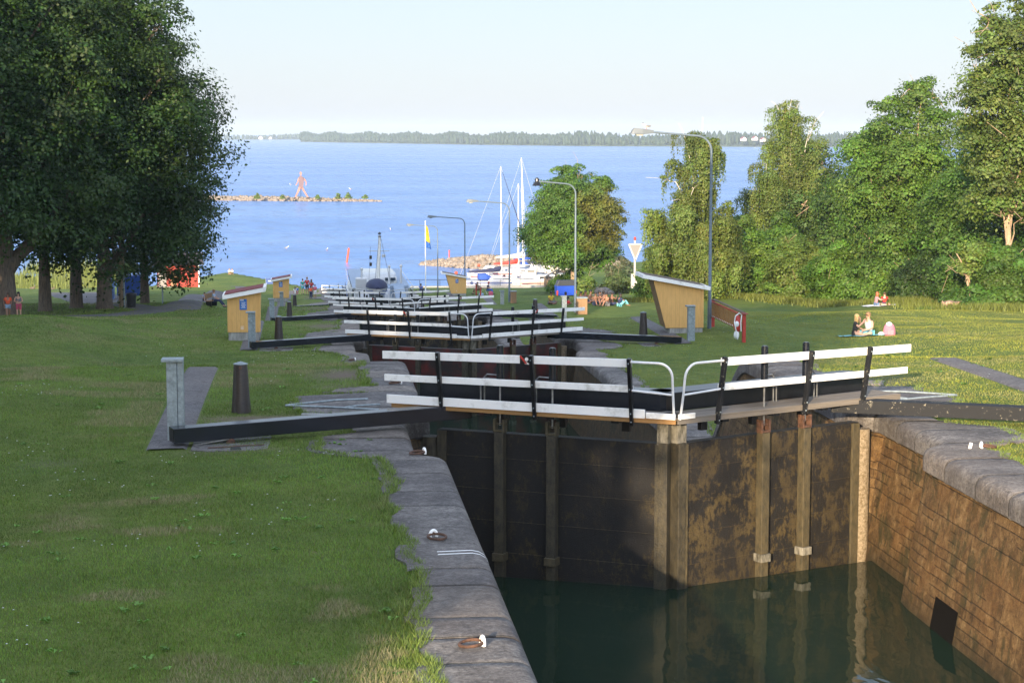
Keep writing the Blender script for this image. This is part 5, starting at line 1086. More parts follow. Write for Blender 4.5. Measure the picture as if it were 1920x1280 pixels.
def person(label, x, y, rz, kind='stand', skin='pale', shirt=None, sleeve=True, pants=None, plen=0.5, hair='brown', longhair=False, H=1.7, z=None, group=None, J=None, dress=False, fingers=False, hat=None):
    s = H / 1.7; t = thing('person', label, 'person', (x, y, gzf(x, y) if z is None else z), rz, group); t.scale = (s, s, s)
    J = J or pose(kind); keys = list(J.keys()); root = keys.index('pel'); vv = [J[k] for k in keys]; ee = [(keys.index(a), keys.index(b)) for a, b in BONES]; rr = [rad(k) for k in keys]
    for n, sg in (('L', -1), ('R', 1)):
        w_, h_ = J['wr' + n], J['ha' + n]; d = (h_ - w_); d = d / (np.linalg.norm(d) + 1e-6); sd = np.cross(d, V([0.3, 0.9, 0.4])); sd /= np.linalg.norm(sd); up = np.cross(sd, d)
        if fingers:
            hi = keys.index('ha' + n)
            for q, (off, ln) in enumerate(((-.030, .062), (-.010, .075), (.010, .070), (.028, .055))):
                a = h_ + d * .035 + sd * off; b_ = a + d * ln * .55 - up * .012; c_ = b_ + d * ln * .35 - up * .028
                base = len(vv); vv += [a, b_, c_]; rr += [(.010, .010), (.009, .009), (.007, .007)]; ee += [(hi, base), (base, base + 1), (base + 1, base + 2)]
            a = (w_ + h_) / 2 + d * .01 - sd * .045; b_ = a + d * .04 - sd * .012; base = len(vv); vv += [a, b_]; rr += [(.011, .011), (.009, .009)]; ee += [(hi, base), (base, base + 1)]
    skinmesh('body', vv, ee, rr, SKIN[skin], t, root)
    f = J['hd']; b = MB(); b.ball((f[0], f[1] - .085, f[2] - .012), (.014, .024, .022), 6, 4); b.ball((f[0] - .082, f[1] + .01, f[2] - .01), (.012, .022, .032), 6, 4); b.ball((f[0] + .082, f[1] + .01, f[2] - .01), (.012, .022, .032), 6, 4); b.build('face_features', SKIN[skin], t, smooth=True)
    if shirt:
        nb = ['pel', 'ch', 'shL', 'shR'] + (['elL', 'elR'] if sleeve else []); P = [J[k].copy() for k in nb]; P[0] = P[0] + V([0, 0, .02]); P.append(J['nk'] * .55 + J['ch'] * .45)
        if sleeve:
            for n, i in (('L', 4), ('R', 5)): P[i] = J['sh' + n] * .35 + J['el' + n] * .65
        E = [(0, 1), (1, 2), (1, 3), (1, len(P) - 1)] + ([(2, 4), (3, 5)] if sleeve else []); Rr = [(.145, .12), (.152, .118), (.068, .068), (.068, .068)] + ([(.058, .058)] * 2 if sleeve else []) + [(.075, .07)]
        if dress: P.append(J['pel'] + V([0, 0, -.28])); E.append((0, len(P) - 1)); Rr.append((.19, .16))
        skinmesh('shirt' if not dress else 'dress', P, E, Rr, cloth(shirt), t, 0)
    if pants:
        P = [J['pel'], J['hipL'], J['hipR']]; E = [(0, 1), (0, 2)]; Rr = [(.142, .118), (.102, .102), (.102, .102)]
        k1 = [J['hip' + n] * (1 - min(1, plen * 2)) + J['kn' + n] * min(1, plen * 2) for n in 'LR']; P += k1; E += [(1, 3), (2, 4)]; Rr += [(.08, .08)] * 2
        if plen > .5: P += [J['an' + n] * .9 + J['kn' + n] * .1 for n in 'LR']; E += [(3, 5), (4, 6)]; Rr += [(.055, .055)] * 2
        skinmesh('trousers' if plen > .5 else 'shorts', P, E, Rr, cloth(pants), t, 0)
    if plen > .1 and kind in ('walk', 'stand', 'hold', 'bench', 'chair'):
        for n in 'LR': b = MB(); a, c = J['an' + n], J['to' + n]; b.tube([a + V([0, .04, -.03]), (a + c) / 2 + V([0, 0, -.02]), c + V([0, -.03, -.01])], [.045, .047, .035], 8); b.build('shoe', cloth('black'), t, smooth=True)
    b = MB(); b.ball((f[0], f[1] + .022, f[2] + .038), (.094, .104, .098), 12, 8)
    if longhair:
        b.ball((f[0], f[1] + .07, f[2] - .10), (.085, .055, .17), 10, 7); b.ball((f[0] - .07, f[1] + .0, f[2] - .10), (.028, .05, .15), 8, 6); b.ball((f[0] + .07, f[1] + .0, f[2] - .10), (.028, .05, .15), 8, 6)
    b.build('hair', HAIR[hair], t, smooth=True)
    if hat: b = MB(); b.lathe((f[0], f[1], f[2] + .07), [(.16, 0), (.10, .02), (.095, .09), (.03, .11)], 12); b.build('hat', cloth(hat), t, smooth=True)
    return t
# two girls on the footpath
person('girl in a coral top and short shorts walking at the left edge, nearer the trunk', -17.55, 110.6, 0.25, 'walk', 'tan', 'orange', True, 'lightblue', .25, 'brown', True, 1.6, fingers=True)
person('girl with pink shorts and dark top holding something to her mouth', -16.95, 110.7, -0.1, 'hold', 'pale', 'grey', False, 'pink', .42, 'black', True, 1.62, fingers=True)
# bench and its sitter
t = thing('park_bench', 'dark bench on the grassy mound behind the left kiosk', 'bench', (-6.9, 131, gzf(-6.9, 131)), 1.3)
b = MB(); b.box((0, 0, .43), (1.5, .4, .04)); b.build('seat', m_timber, t); b = MB(); b.box((0, .22, .75), (1.5, .04, .35)); b.build('backrest', m_timber, t)
for q in (-.6, .6): b = MB(); b.box((q, .02, .21), (.06, .4, .42)); b.build('leg', m_black, t)
person('person in a light blue shirt and dark trousers seated on the mound bench', -6.75, 131, 1.35, 'bench', 'pale', 'lightblue', True, 'navy', .9, 'fair', False, 1.72, hat=None)
person('child in a pale shirt whose head shows beyond the mound, left of the bench', -7.55, 133.5, 0.3, 'knees', 'pale', 'lightblue', True, 'grey', .4, 'brown', False, 1.2, z=gzf(-7.5, 133.5) + .15)
# people by the far left kiosk
person('person in an orange top behind the small far left kiosk', -3.55, 197.5, 0.2, 'stand', 'tan', 'orange', False, 'red', .3, 'black', True, 1.6)
person('person in a teal shirt and pale shorts watching the boats', -0.88, 193, 2.8, 'stand', 'pale', 'teal', True, 'aqua', .4, 'brown', False, 1.62)
person('small child in a blue jacket near the water', -1.45, 195.2, 2.9, 'stand', 'pale', 'blue', True, 'palepink', .6, 'fair', False, 1.15)
person('child in a white dress beside the far bollard', -1.62, 188, 0.2, 'stand', 'tan', 'white', True, None, 0, 'black', True, 1.2, dress=True)
gF = 'family in red by the far locks'
person('tall grey-haired person in a dark red shirt, back of the family group', -0.42, 192.3, 2.9, 'hold', 'tan', 'red', True, 'black', .4, 'fair', False, 1.85, group=gF)
person('dark-haired person in a red shirt leaning over the children', 0.02, 190.5, 3.3, 'hold', 'tan', 'red', False, 'grey', .8, 'brown', True, 1.75, group=gF)
person('child in red at the front of the family group', -0.05, 187.2, 3.0, 'stand', 'tan', 'orange', True, 'navy', .8, 'black', False, 1.35, group=gF)
person('child in red and white at the right end of the family group', 0.38, 188.2, 3.4, 'stand', 'tan', 'pink', True, 'white', .5, 'brown', False, 1.4, group=gF)
# two on the point
for i, (x, y, c, lb) in enumerate([(-12.35, 286, 'white', 'left of two white-clad people sitting on the green point by the lake'), (-11.85, 285.5, 'white', 'right of two white-clad people sitting on the green point by the lake')]):
    person(lb, x, y, .4 - i, 'knees', 'pale', c, True, 'khaki', .6, 'fair', False, 1.7)
# picnickers on the right
gP = 'couple on the turquoise cloth'
J = pose('crossarm')
person('long-haired blond person in a black top sitting cross-legged on the turquoise cloth', 21.55, 72.2, 1.15, 'crossarm', 'pale', 'black', True, 'black', .22, 'blond', True, 1.72, fingers=True, group=gP)
man = person('short-haired person in a white vest and sunglasses sitting on the turquoise cloth', 22.10, 72.0, -1.05, 'crossarm', 'pale', 'white', False, 'aqua', .4, 'fair', False, 1.85, fingers=True, group=gP)
b = MB(); f = pose('crossarm')['hd']; b.box((f[0], f[1] - .088, f[2] + .012), (.15, .02, .035)); b.build('sunglasses', m_rubber, man)
def sheet(name, label, x, y, w_, d_, rz, mat, lift=0.03):
    c, s = math.cos(rz), math.sin(rz); n = 6; b = MB(); rr = []
    for i in range(n + 1):
        r = []
        for j in range(n + 1):
            u = (i / n - .5) * w_; v = (j / n - .5) * d_; X_ = x + u * c - v * s; Y_ = y + u * s + v * c; r.append((X_, Y_, gzf(X_, Y_) + lift + .02 * math.sin(i * 2.3 + j * 1.7)))
        rr.append(r)
    b.loft(rr, closed=False); o = b.build(name, mat, smooth=True); return tag(o, label, 'blanket')
sheet('blanket', 'turquoise cloth under the sunlit couple', 21.8, 71.95, 1.9, 1.0, 0.1, M('turquoise_cloth', (.16, .42, .42), .8), .05)
sheet('blanket', 'white blanket under the pair before the dark shrubs', 36.35, 116.2, 2.3, 1.2, 0.1, cloth('white'), .05)
t = thing('backpack', 'pink backpack standing right of the sunlit couple', 'backpack', (22.85, 71.8, gzf(22.85, 71.8)))
b = MB(); b.loft([[(r * math.cos(a) * 1.25, r * math.sin(a), z) for a in np.linspace(0, 2 * math.pi, 12, endpoint=False)] for (r, z) in ((.19, 0), (.21, .08), (.19, .28), (.15, .42), (.05, .52))]); b.build('bag', M('pink_fabric', (.46, .16, .21), .8, .12, 8, .4, 6), t, smooth=True)
b = MB(); b.box((.0, -.19, .14), (.26, .07, .2)); b.build('front_pocket', cloth('palepink'), t, bevel=.03)
b = MB(); b.ball((-.03, -.05, .46), (.13, .12, .09), 10, 6); b.build('white_top', cloth('white'), t, smooth=True)
b = MB(); b.ball((-.33, -.02, .08), (.13, .1, .09), 10, 6); tag(b.build('towel', cloth('white'), smooth=True, loc=(22.85, 71.8, gzf(22.5, 71.8))), 'crumpled white towel left of the pink backpack', 'towel')
person('red-haired person in a striped top on the white blanket', 36.05, 116.2, 1.5, 'side', 'pale', 'palepink', True, 'denim', .4, 'red', True, 1.75)
person('person in a bright red shirt on the white blanket, back turned', 36.65, 116.3, 2.8, 'knees', 'pale', 'red', True, 'navy', .6, 'brown', False, 1.6)
gK = 'bare-chested boys sitting in the grass'
bx = [(1091, .0), (1099, .5), (1108, 1.1), (1119, .2), (1125, 1.6), (1134, 2.6), (1142, -.8), (1150, 2.2)]
bl = ['leftmost, beside the timber bin', 'second from the left', 'third from the left', 'fourth from the left, sitting tallest', 'fifth from the left, leaning back', 'sixth from the left', 'seventh from the left', 'rightmost, next to the one in navy']
for i, (px, a) in enumerate(bx):
    Y_ = 116.0 + (i % 3) * 0.9; X_ = (px - 582) / 3500 * Y_; person(f'bare-chested dark-haired boy, {bl[i]}', X_, Y_, a, ['knees', 'crossarm', 'cross'][i % 3], 'dark' if i % 2 else 'tan', None, False, 'navy' if i % 2 else 'grey', .4, 'black', False, 1.62, z=gzf(X_, Y_), group=gK)
person('long-haired person in navy sitting right of the bare-chested boys', 19.4, 116.4, 1.9, 'knees', 'tan', 'navy', True, 'aqua', .9, 'black', True, 1.6)
person('boy in a black t-shirt with a red ball, left of the timber bin', 15.9, 116.0, 0.1, 'cross', 'dark', 'black', True, 'black', .5, 'black', False, 1.6)
person('boy in a yellow shirt behind the control post', 15.05, 116.8, 0.6, 'cross', 'dark', 'yellow', True, 'grey', .4, 'black', False, 1.6)
b = MB(); b.ball((16.05, 115.7, gzf(16, 115.7) + .22), .11, 12, 8); tag(b.build('ball', cloth('red'), smooth=True), 'red ball in the lap of the boy in black', 'ball')
# people beyond the right locks
person('person in a red top sitting near the flagpole, left of two', 10.95, 196, .4, 'knees', 'tan', 'red', True, 'navy', .7, 'black', True, 1.7, z=gzf(10.9, 196) + .15)
person('person in blue sitting near the flagpole, right of two', 11.35, 194, .3, 'knees', 'tan', 'blue', True, 'navy', .7, 'black', False, 1.7, z=gzf(11.3, 194) + .1)
person('person in an orange-yellow top sitting behind the white rails', 12.1, 180, .1, 'knees', 'tan', 'yellow', True, 'khaki', .6, 'black', False, 1.7)
person('person in khaki seated at the little picnic table before the white yacht', 17.2, 192, -1.3, 'chair', 'pale', 'khaki', True, 'khaki', .6, 'brown', False, 1.75)
person('person in navy with a broad red hat seated at the picnic table', 18.2, 192, 1.2, 'chair', 'pale', 'navy', True, 'blue', .6, 'brown', False, 1.75, hat='red')
t = thing('picnic_table', 'small camping table between two seated people', 'table', (17.75, 191.8, gzf(17.7, 191.8)))
b = MB(); b.box((0, 0, .66), (.8, .6, .04)); b.build('table_top', m_timber, t)
for sx in (-1, 1): b = MB(); b.bar((sx * .35, -.2, 0), (sx * .1, .2, .65), .04, .04); b.build('leg', m_alu, t)
b = MB(); b.box((18.35, 190.4, gzf(18.35, 190.4) + .22), (.42, .35, .42)); tag(b.build('cool_bag', cloth('pink'), bevel=.05), 'bright pink bag on the grass by the picnic table', 'bag')
b = MB(); b.box((17.35, 190.2, gzf(17.3, 190.2) + .12), (.5, .4, .24)); tag(b.build('cool_box', cloth('lightblue'), bevel=.05), 'light blue cool box on the grass by the picnic table', 'box')

# ---------------------------------------------------------------- birds
def gull(x, y, z, rz, label, s=1.0, dark=True, group=None):
    t = thing('gull', label, 'gull', (x, y, z), rz, group); t.scale = (s, s, s)
    b = MB(); b.loft([[(u, r * .8 * math.cos(a), .13 + w_ + r * math.sin(a)) for a in np.linspace(0, 2 * math.pi, 10, endpoint=False)] for (u, r, w_) in ((-.20, .01, .03), (-.12, .045, .0), (0, .065, .0), (.10, .05, .035), (.15, .028, .09), (.17, .034, .13), (.20, .03, .14), (.225, .012, .135))]); b.build('body', m_white, t, smooth=True)
    b = MB(); b.ball((.185, 0, .145 + .13 - .13 + .13), (.04, .03, .032), 8, 6); b.build('head', cloth('black') if dark else m_white, t, smooth=True)
    for s2 in (-1, 1):
        b = MB(); b.ball((-.06, s2 * .052, .15), (.16, .016, .045), 8, 6); b.build('wing', cloth('grey') if s2 < 2 else None, t, smooth=True)
        b = MB(); b.tube([(0.02, s2 * .025, .08), (0.02, s2 * .025, 0)], .006, 5); b.build('leg', m_orange, t)
gull(13.62, 75.2, gzf(16.3, 75.2) + 8.16, 3.14, 'dark-headed gull standing on the head of the tallest lamp', 0.85)
gG = 'white gulls on the lake'
for i, (px, py_, lb) in enumerate([(537, 464, 'swimming left of the red spar buoy'), (612, 468, 'just left of the red spar buoy'), (546, 346, 'beyond the long breakwater'), (657, 355, 'beyond the breakwater tip'), (731, 430, 'near the boat mast top')]):
    d = 22.5 * 3500 / (py_ - 248); gull((px - 582) / 3500 * d, d, 0, i * 1.1, f'white gull {lb}', 2.0 if d < 500 else 3.0, False, gG)
for i, (x, y, lb) in enumerate([(-35.0, 240, 'brown duck swimming between the two straight trunks, left one'), (-33.0, 243, 'brown duck swimming between the two straight trunks, right one')]):
    t = thing('duck', lb, 'duck', (x, y, 0.0 if False else max(0, gzf(x, y)))); b = MB(); b.ball((0, 0, .12), (.34, .16, .16), 10, 6); b.build('body', m_bark, t, smooth=True); b = MB(); b.ball((.3, 0, .36), (.1, .08, .09), 8, 6); b.tube([(.24, 0, .15), (.29, 0, .36)], .05, 8); b.build('head', m_bark, t, smooth=True)
# ---------------------------------------------------------------- boats
def hull_mb(L_, B, F_, D=0.5, bow=1.35, n=14, transom=0.75, flare=0.86):
    b = MB(); rings = []
    for i in range(n + 1):
        f = i / n; x = -L_ / 2 + L_ * f; w_ = B / 2 * (transom + (1 - transom) * min(1, f / 0.35)) if f < 0.35 else B / 2 * (1 - max(0, (f - 0.4) / 0.6) ** 2.2)
        w_ = max(w_, 0.03); top = F_ * (1 + (bow - 1) * max(0, (f - .3) / .7) ** 1.6); lift = 0.55 * F_ * max(0, (f - .75) / .25) ** 2; xb = -0.06 * L_ * max(0, (f - .8) / .2)
        rings.append([(x, -w_, top), (x + xb * .3, -w_ * flare, top * .45 + lift), (x + xb * .7, -w_ * .6 * flare, -D * .5 + lift), (x + xb, 0, -D + lift * 1.3), (x + xb * .7, w_ * .6 * flare, -D * .5 + lift), (x + xb * .3, w_ * flare, top * .45 + lift), (x, w_, top)])
    b.loft(rings); return b
def yacht(label, x, y, rz, L_=9, B=2.9, F_=1.0, mast=11, mastx=0.08, hullm=None, cover=None, cabin=True, sprayhood=None, rake=0.0, stripe=None, genoa=None, group='sailing boats in the marina', z=0, boomz=1.25):
    t = thing('sailing_boat', label, 'sailing boat', (x, y, z), rz, group); hullm = hullm or m_gel
    h = hull_mb(L_, B, F_).build('hull', hullm, t, smooth=True)
    if stripe: s = MB(); s.box((-.03 * L_, 0, F_ * .72), (L_ * .72, B * .985, .10)); s.build('stripe', stripe, h)
    if cabin:
        c = MB(); c.loft([[(u, -w_, F_ - .05), (u, -w_ * .8, F_ + hh), (u, w_ * .8, F_ + hh), (u, w_, F_ - .05)] for (u, w_, hh) in ((-L_ * .12, B * .33, .42), (L_ * .05, B * .33, .45), (L_ * .22, B * .26, .34), (L_ * .30, B * .14, .06))]); cb = c.build('cabin', hullm, t, bevel=.03)
        for s2 in (-1, 1): q = MB(); q.box((L_ * .04, s2 * B * .285, F_ + .22), (L_ * .2, .03, .14)); q.build('window', m_glass, cb)
    mx_ = L_ * mastx
    m = MB(); m.tube([(mx_, 0, F_ + .3), (mx_ - rake, 0, F_ + mast)], [.085, .055], 8); ms = m.build('mast', m_alu, t, smooth=True)
    m = MB(); m.bar((mx_ - .02, -.65, F_ + mast * .55), (mx_ - .02, .65, F_ + mast * .55), .04, .04); m.build('spreader', m_alu, ms)
    bl = L_ * .40; m = MB(); m.tube([(mx_, 0, F_ + boomz), (mx_ - bl, 0, F_ + boomz)], .055, 8); bo = m.build('boom', m_alu, t, smooth=True)
    if cover:
        m = MB(); m.loft([[(mx_ - .05 - bl * f, r * .6 * math.cos(a), F_ + boomz + .05 + hh + r * math.sin(a)) for a in np.linspace(0, 2 * math.pi, 8, endpoint=False)] for (f, r, hh) in ((0, .26, .60), (.06, .40, .46), (.25, .32, .26), (.6, .24, .14), (1, .15, .05))]); m.build('sail_cover', cover, t, smooth=True)
    if sprayhood: m = MB(); m.loft([[(u, -w_, F_ + .1), (u, -w_ * .8, F_ + hh), (u, w_ * .8, F_ + hh), (u, w_, F_ + .1)] for (u, w_, hh) in ((-L_ * .24, B * .34, .95), (-L_ * .14, B * .34, 1.0), (-L_ * .07, B * .28, .45))]); m.build('sprayhood', sprayhood, t, bevel=.05)
    m = MB(); tp = (mx_ - rake, 0, F_ + mast)
    m.tube([tp, (L_ * .49, 0, F_ * 1.3)], .018, 4); m.tube([tp, (-L_ * .48, 0, F_)], .015, 4)
    for s2 in (-1, 1): m.tube([tp, (mx_, s2 * .65, F_ + mast * .55), (mx_, s2 * B * .45, F_)], .015, 4)
    m.build_each('stay', m_alu, t)
    if genoa: m = MB(); a, c = V(tp), V((L_ * .49, 0, F_ * 1.3)); m.tube([a * .95 + c * .05, a * .1 + c * .9], [.03, .09], 7); m.build('furled_sail', genoa, t, smooth=True)
    m = MB()
    for f in (-.45, -.25, .15, .35, .47):
        w_ = B * .46 * (1 if f < .2 else (.8 if f < .4 else .35))
        for s2 in (-1, 1): m.tube([(L_ * f, s2 * w_, F_), (L_ * f, s2 * w_, F_ + .62)], .013, 4)
    m.build_each('stanchion', m_steel, t)
    return t
def motorboat(label, x, y, rz, L_=6, B=2.2, F_=.8, hullm=None, top=None, topm=None, group='motor boats in the marina', cab=True):
    t = thing('motor_boat', label, 'motor boat', (x, y, 0), rz, group); hullm = hullm or m_gel; h = hull_mb(L_, B, F_, .3).build('hull', hullm, t, smooth=True)
    s = MB(); s.box((-.05 * L_, 0, F_ * .8), (L_ * .8, B * .99, .08)); s.build('rubbing_strake', top or m_stripe, h)
    if cab:
        c = MB(); c.loft([[(u, -w_, F_ - .05), (u - .1, -w_ * .78, F_ + hh), (u - .1, w_ * .78, F_ + hh), (u, w_, F_ - .05)] for (u, w_, hh) in ((-L_ * .15, B * .40, .95), (L_ * .08, B * .38, .95), (L_ * .20, B * .33, .25), (L_ * .36, B * .18, .05))]); cb = c.build('cabin', topm or hullm, t, bevel=.04)
        for s2 in (-1, 1): q = MB(); q.box((-L_ * .03, s2 * B * .345, F_ + .58), (L_ * .2, .03, .28)); q.build('window', m_glass, cb)
        q = MB(); q.bar((L_ * .07, 0, F_ + .85), (L_ * .165, 0, F_ + .38), B * .55, .03); q.build('windscreen', m_glass, cb)
    q = MB(); q.tube([(L_ * .10, -B * .3, F_), (L_ * .10, -B * .3, F_ + .5), (L_ * .45, 0, F_ + .75), (L_ * .10, B * .3, F_ + .5), (L_ * .10, B * .3, F_)], .018, 5); q.build('bow_rail', m_steel, t, smooth=True)
    q = MB(); q.box((-L_ / 2 - .12, 0, F_ * .8), (.35, .3, .6)); q.build('outboard', m_black, t, bevel=.06)
    return t
m_greycov = M('cream_sail_cover', (.62, .52, .40), .7); m_maroon = M('maroon_canvas', (.22, .03, .06), .75); m_bluecan = M('blue_canvas', (.02, .07, .33), .75); m_cyan = M('pale_blue', (.35, .45, .55), .6)
yacht('long white yacht at the quay with a navy sail cover and blue sprayhood', 27.2, 272, 0.0, 12.0, 3.4, 1.05, 16.6, 0.05, cover=m_navy, sprayhood=m_bluecan, stripe=m_stripe, rake=.1, boomz=1.15, genoa=m_navy, z=-.1)
yacht('white yacht with the tallest mast and a cream sail cover', 33.2, 296, 0.05, 11, 3.3, 1.1, 17.4, 0.05, cover=m_greycov, rake=.3, boomz=1.5)
yacht('red-covered sailing boat with the shorter pale mast', 31.6, 288, 0.05, 9.5, 3, 1.0, 13.6, 0.05, cover=m_red, hullm=m_gel, stripe=m_red, boomz=1.1)
yacht('small sailing boat under the maple with a blue flag', 35.3, 297, 0.1, 7.5, 2.5, .9, 8.0, 0.0, cover=m_bluecan, sprayhood=m_bluecan)
motorboat('cream cabin boat with a maroon canopy at the quay', 33.4, 267, 3.14, 9.6, 3.0, 1.15, hullm=m_cream, top=m_maroon, topm=m_gel)
for i, (x, y, rz, L_, tp, lb) in enumerate([(36.2, 273, 2.6, 6, m_red, 'small white motor boat with a red strake nearest the pile fence'), (38.2, 283, 2.3, 6.2, m_orange, 'white motor boat with an orange strake along the pile fence'), (40.5, 292, 2.4, 6, m_stripe, 'white motor boat with a blue strake under the maple'), (42.5, 300, 2.5, 5.6, m_red, 'white motor boat with a red strake farthest along the fence'),
                                    (33.4, 283, 2.9, 5.8, m_stripe, 'white motor boat between the red-covered boat and the cream one'), (26.4, 283, 2.7, 6, m_red, 'white motor boat left of the red-covered sailing boat'), (27.6, 290, 2.9, 6, m_stripe, 'low white motor boat before the stone breakwater'), (37.2, 288, 2.2, 5.6, m_navy, 'white motor boat with a dark strake in the crowded corner')]):
    motorboat(lb, x, y, rz, L_, tp is m_red and 2.3 or 2.2, .85, top=tp, topm=m_cream if i % 3 == 1 else None)
# kayak red, buoys on booms
for i, (px, py_, d, lb) in enumerate([(854, 511, 277, 'single red buoy on the boom left of the lamp'), (866, 522, 266, 'lower left red buoy of the pair by the lamp'), (871, 519, 268, 'upper right red buoy of the pair by the lamp'), (897, 497, 295, 'red buoy by the stone breakwater')]):
    x = (px - 582) / 3500 * d; b = MB(); b.ball((x, d, 22.5 - (py_ - 248) / 3500 * d), .24, 12, 8); tag(b.build('buoy', m_orange, smooth=True), lb, 'buoy', 'red mooring buoys')
for (x, y, L_) in ((21.8, 277, 5), (22.5, 268, 5)):
    b = MB(); b.tube([(x, y, .35), (x + L_, y - 1, .5)], .05, 6); tag(b.build('mooring_boom', m_galv), 'thin grey mooring boom ' + ('farther from' if y > 270 else 'nearer') + ' the quay', 'mooring boom')
# quay edge and pile fence along the pier
b = MB(); b.box((21, 262.3, .3), (24, .6, 1.3)); tag(b.build('quay', m_concrete, bevel=.03), 'low concrete quay edge before the yachts', kind='structure')
t = thing('quay_railing', 'thin dark railing along the yacht quay', 'railing', (9.5, 262, .9))
b = MB(); b.tube([(0, 0, .95), (23, 0, .95)], .03, 5); b.build('rail', m_black, t)
for q in range(9):
    b = MB(); b.tube([(q * 2.85, 0, 0), (q * 2.85, 0, .97)], .035, 5); b.build('post', m_black, t)
t = thing('pile_fence', 'timber pile fence with a handrail running out beside the boats', 'fence', (0, 0, 0))
A_, B_ = V([33.0, 262.0]), V([46.5, 312.0])
for q in range(26):
    p = A_ + (B_ - A_) * q / 25; b = MB(); b.tube([(p[0], p[1], -1), (p[0], p[1], 2.0 + .12 * math.sin(q * 2.1))], .17, 7); b.build('pile', m_bark, t)
b = MB(); b.bar((A_[0] - .1, A_[1], 2.1), (B_[0] - .1, B_[1], 2.1), .25, .12); b.build('handrail', m_deckwood, t)
b = MB(); b.bar((A_[0] + .3, A_[1], 1.2), (B_[0] + .3, B_[1], 1.2), .12, .9); b.build('planking', m_timber, t)

# passenger boat lying in the fifth chamber
bw = CAMZ - WL[4]; t = thing('passenger_boat', 'white canal passenger boat lying in the far lock chamber', 'passenger boat', (5.9, 165.5, bw), -math.pi / 2)
m_deckblue = M('pale_blue_deck', (.26, .33, .42), .6, .1, 3)
hb = hull_mb(31, 5.5, 2.9, 1.0, bow=1.1, transom=.8); hb.build('hull', m_gel, t, smooth=True)
for s2 in (-1, 1): b = MB(); b.bar((-13, s2 * 2.66, 2.6), (1, s2 * 2.76, 2.6), .06, .14); b.build('blue_line', m_stripe, t)
b = MB(); b.loft([[(u, -w_, 2.8), (u - .25, -w_ * .94, z1), (u - .25, w_ * .94, z1), (u, w_, 2.8)] for (u, w_, z1) in ((-14, 2.2, 3.8), (8.4, 2.35, 3.8), (9.8, 2.1, 3.8), (10.6, 1.8, 3.2))]); dh = b.build('deckhouse', M('deckhouse_white', (.52, .53, .54), .5, .1, 2), t, bevel=.06)
for s2 in (-1, 1):
    for q in range(9): b = MB(); b.box((-12.5 + q * 2.3, s2 * 2.36, 3.6), (1.1, .06, .6)); b.build('window', m_glass, dh)
b = MB(); b.box((-2.5, 0, 3.86), (22, 4.9, .1)); b.build('upper_deck', m_deckblue, t, bevel=.02)
b = MB(); b.loft([[(u, -w_, 3.85), (u - .2, -w_ * .9, z1), (u - .2, w_ * .9, z1), (u, w_, 3.85)] for (u, w_, z1) in ((-3, 1.5, 4.7), (2.5, 1.6, 4.75), (3.9, 1.45, 4.65), (4.4, 1.3, 4.4))]); wh_ = b.build('wheelhouse', m_gel, t, bevel=.08)
b = MB(); b.box((4.45, .9, 4.3), (.2, .9, .25)); b.build('window', m_glass, wh_)
# lifeboat on the foredeck, navy cover
lb_ = thing('lifeboat', 'white blue-striped dinghy under a navy cover on the passenger boat', 'dinghy', (5.35, 153.0, bw + 3.45), -math.pi / 2)
b = MB(); b.loft([[(u, w_ * math.sin(a), .85 + .62 * math.cos(a) * (1 if math.cos(a) < 0 else .05) * hh) for a in np.linspace(-math.pi, math.pi, 13)[:-1]] for (u, w_, hh) in ((-2.2, .5, .8), (-1, .85, 1.1), (.6, .86, 1.2), (1.6, .62, 1.0), (2.2, .15, .6))]); b.build('hull', m_gel, lb_, smooth=True)
b = MB(); b.loft([[(u, w_ * math.cos(a), .86 + hh * math.sin(a)) for a in np.linspace(0, math.pi, 8)] for (u, w_, hh) in ((-2.25, .5, .35), (-1, .88, .62), (.6, .89, .68), (1.7, .6, .5), (2.3, .12, .2))]); b.build('cover', m_navy, lb_, smooth=True)
for zz, ww in ((.55, .84), (.3, .66)):
    for s2 in (-1, 1): b = MB(); b.tube([(-1.8, s2 * ww * .75, zz), (-.8, s2 * ww, zz), (.6, s2 * ww, zz), (1.7, s2 * ww * .62, zz + .1), (2.15, 0, zz + .15)], .035, 5); b.build('blue_line', m_stripe, lb_)
for u in (-1, 1): b = MB(); b.box((u, 0, .0), (.15, 1.2, .5)); b.build('cradle', m_galv, lb_)
# mast with yard, lanterns, radar
b = MB(); b.tube([(5.2, -.2, 3.9), (4.6, -.02, 7.2), (4.5, 0, 8.1)], [.17, .13, .09], 10); ms = b.build('mast', m_alu, t, smooth=True)
b = MB(); b.bar((4.55, -.95, 6.75), (4.55, .85, 6.75), .06, .06); b.build('yard', m_gel, ms)
b = MB(); b.ball((4.5, 0, 8.25), (.15, .15, .09), 8, 6); b.build('mast_light', m_black, ms); b = MB(); b.ball((4.5, 0, 8.0), (.16, .16, .06), 8, 5); b.build('lower_light', m_black, ms)
for zz in (6.2, 5.6): b = MB(); b.tube([(4.55, -.78, zz + .15), (4.55, -.78, zz - .15)], .11, 8); b.build('lantern', m_bronze, ms)
b = MB(); b.box((4.4, .35, 6.3), (.3, .3, .25)); b.build('radar_box', m_gel, ms, bevel=.03)
b = MB(); b.tube([(4.6, 0, 8.4), (8.6, -.6, 4.0)], .016, 4); b.tube([(4.6, 0, 8.4), (8.6, .8, 4.0)], .016, 4); b.tube([(4.55, -.78, 7.1), (6.0, -1.0, 4.1)], .012, 4); b.build_each('stay', m_black, ms)
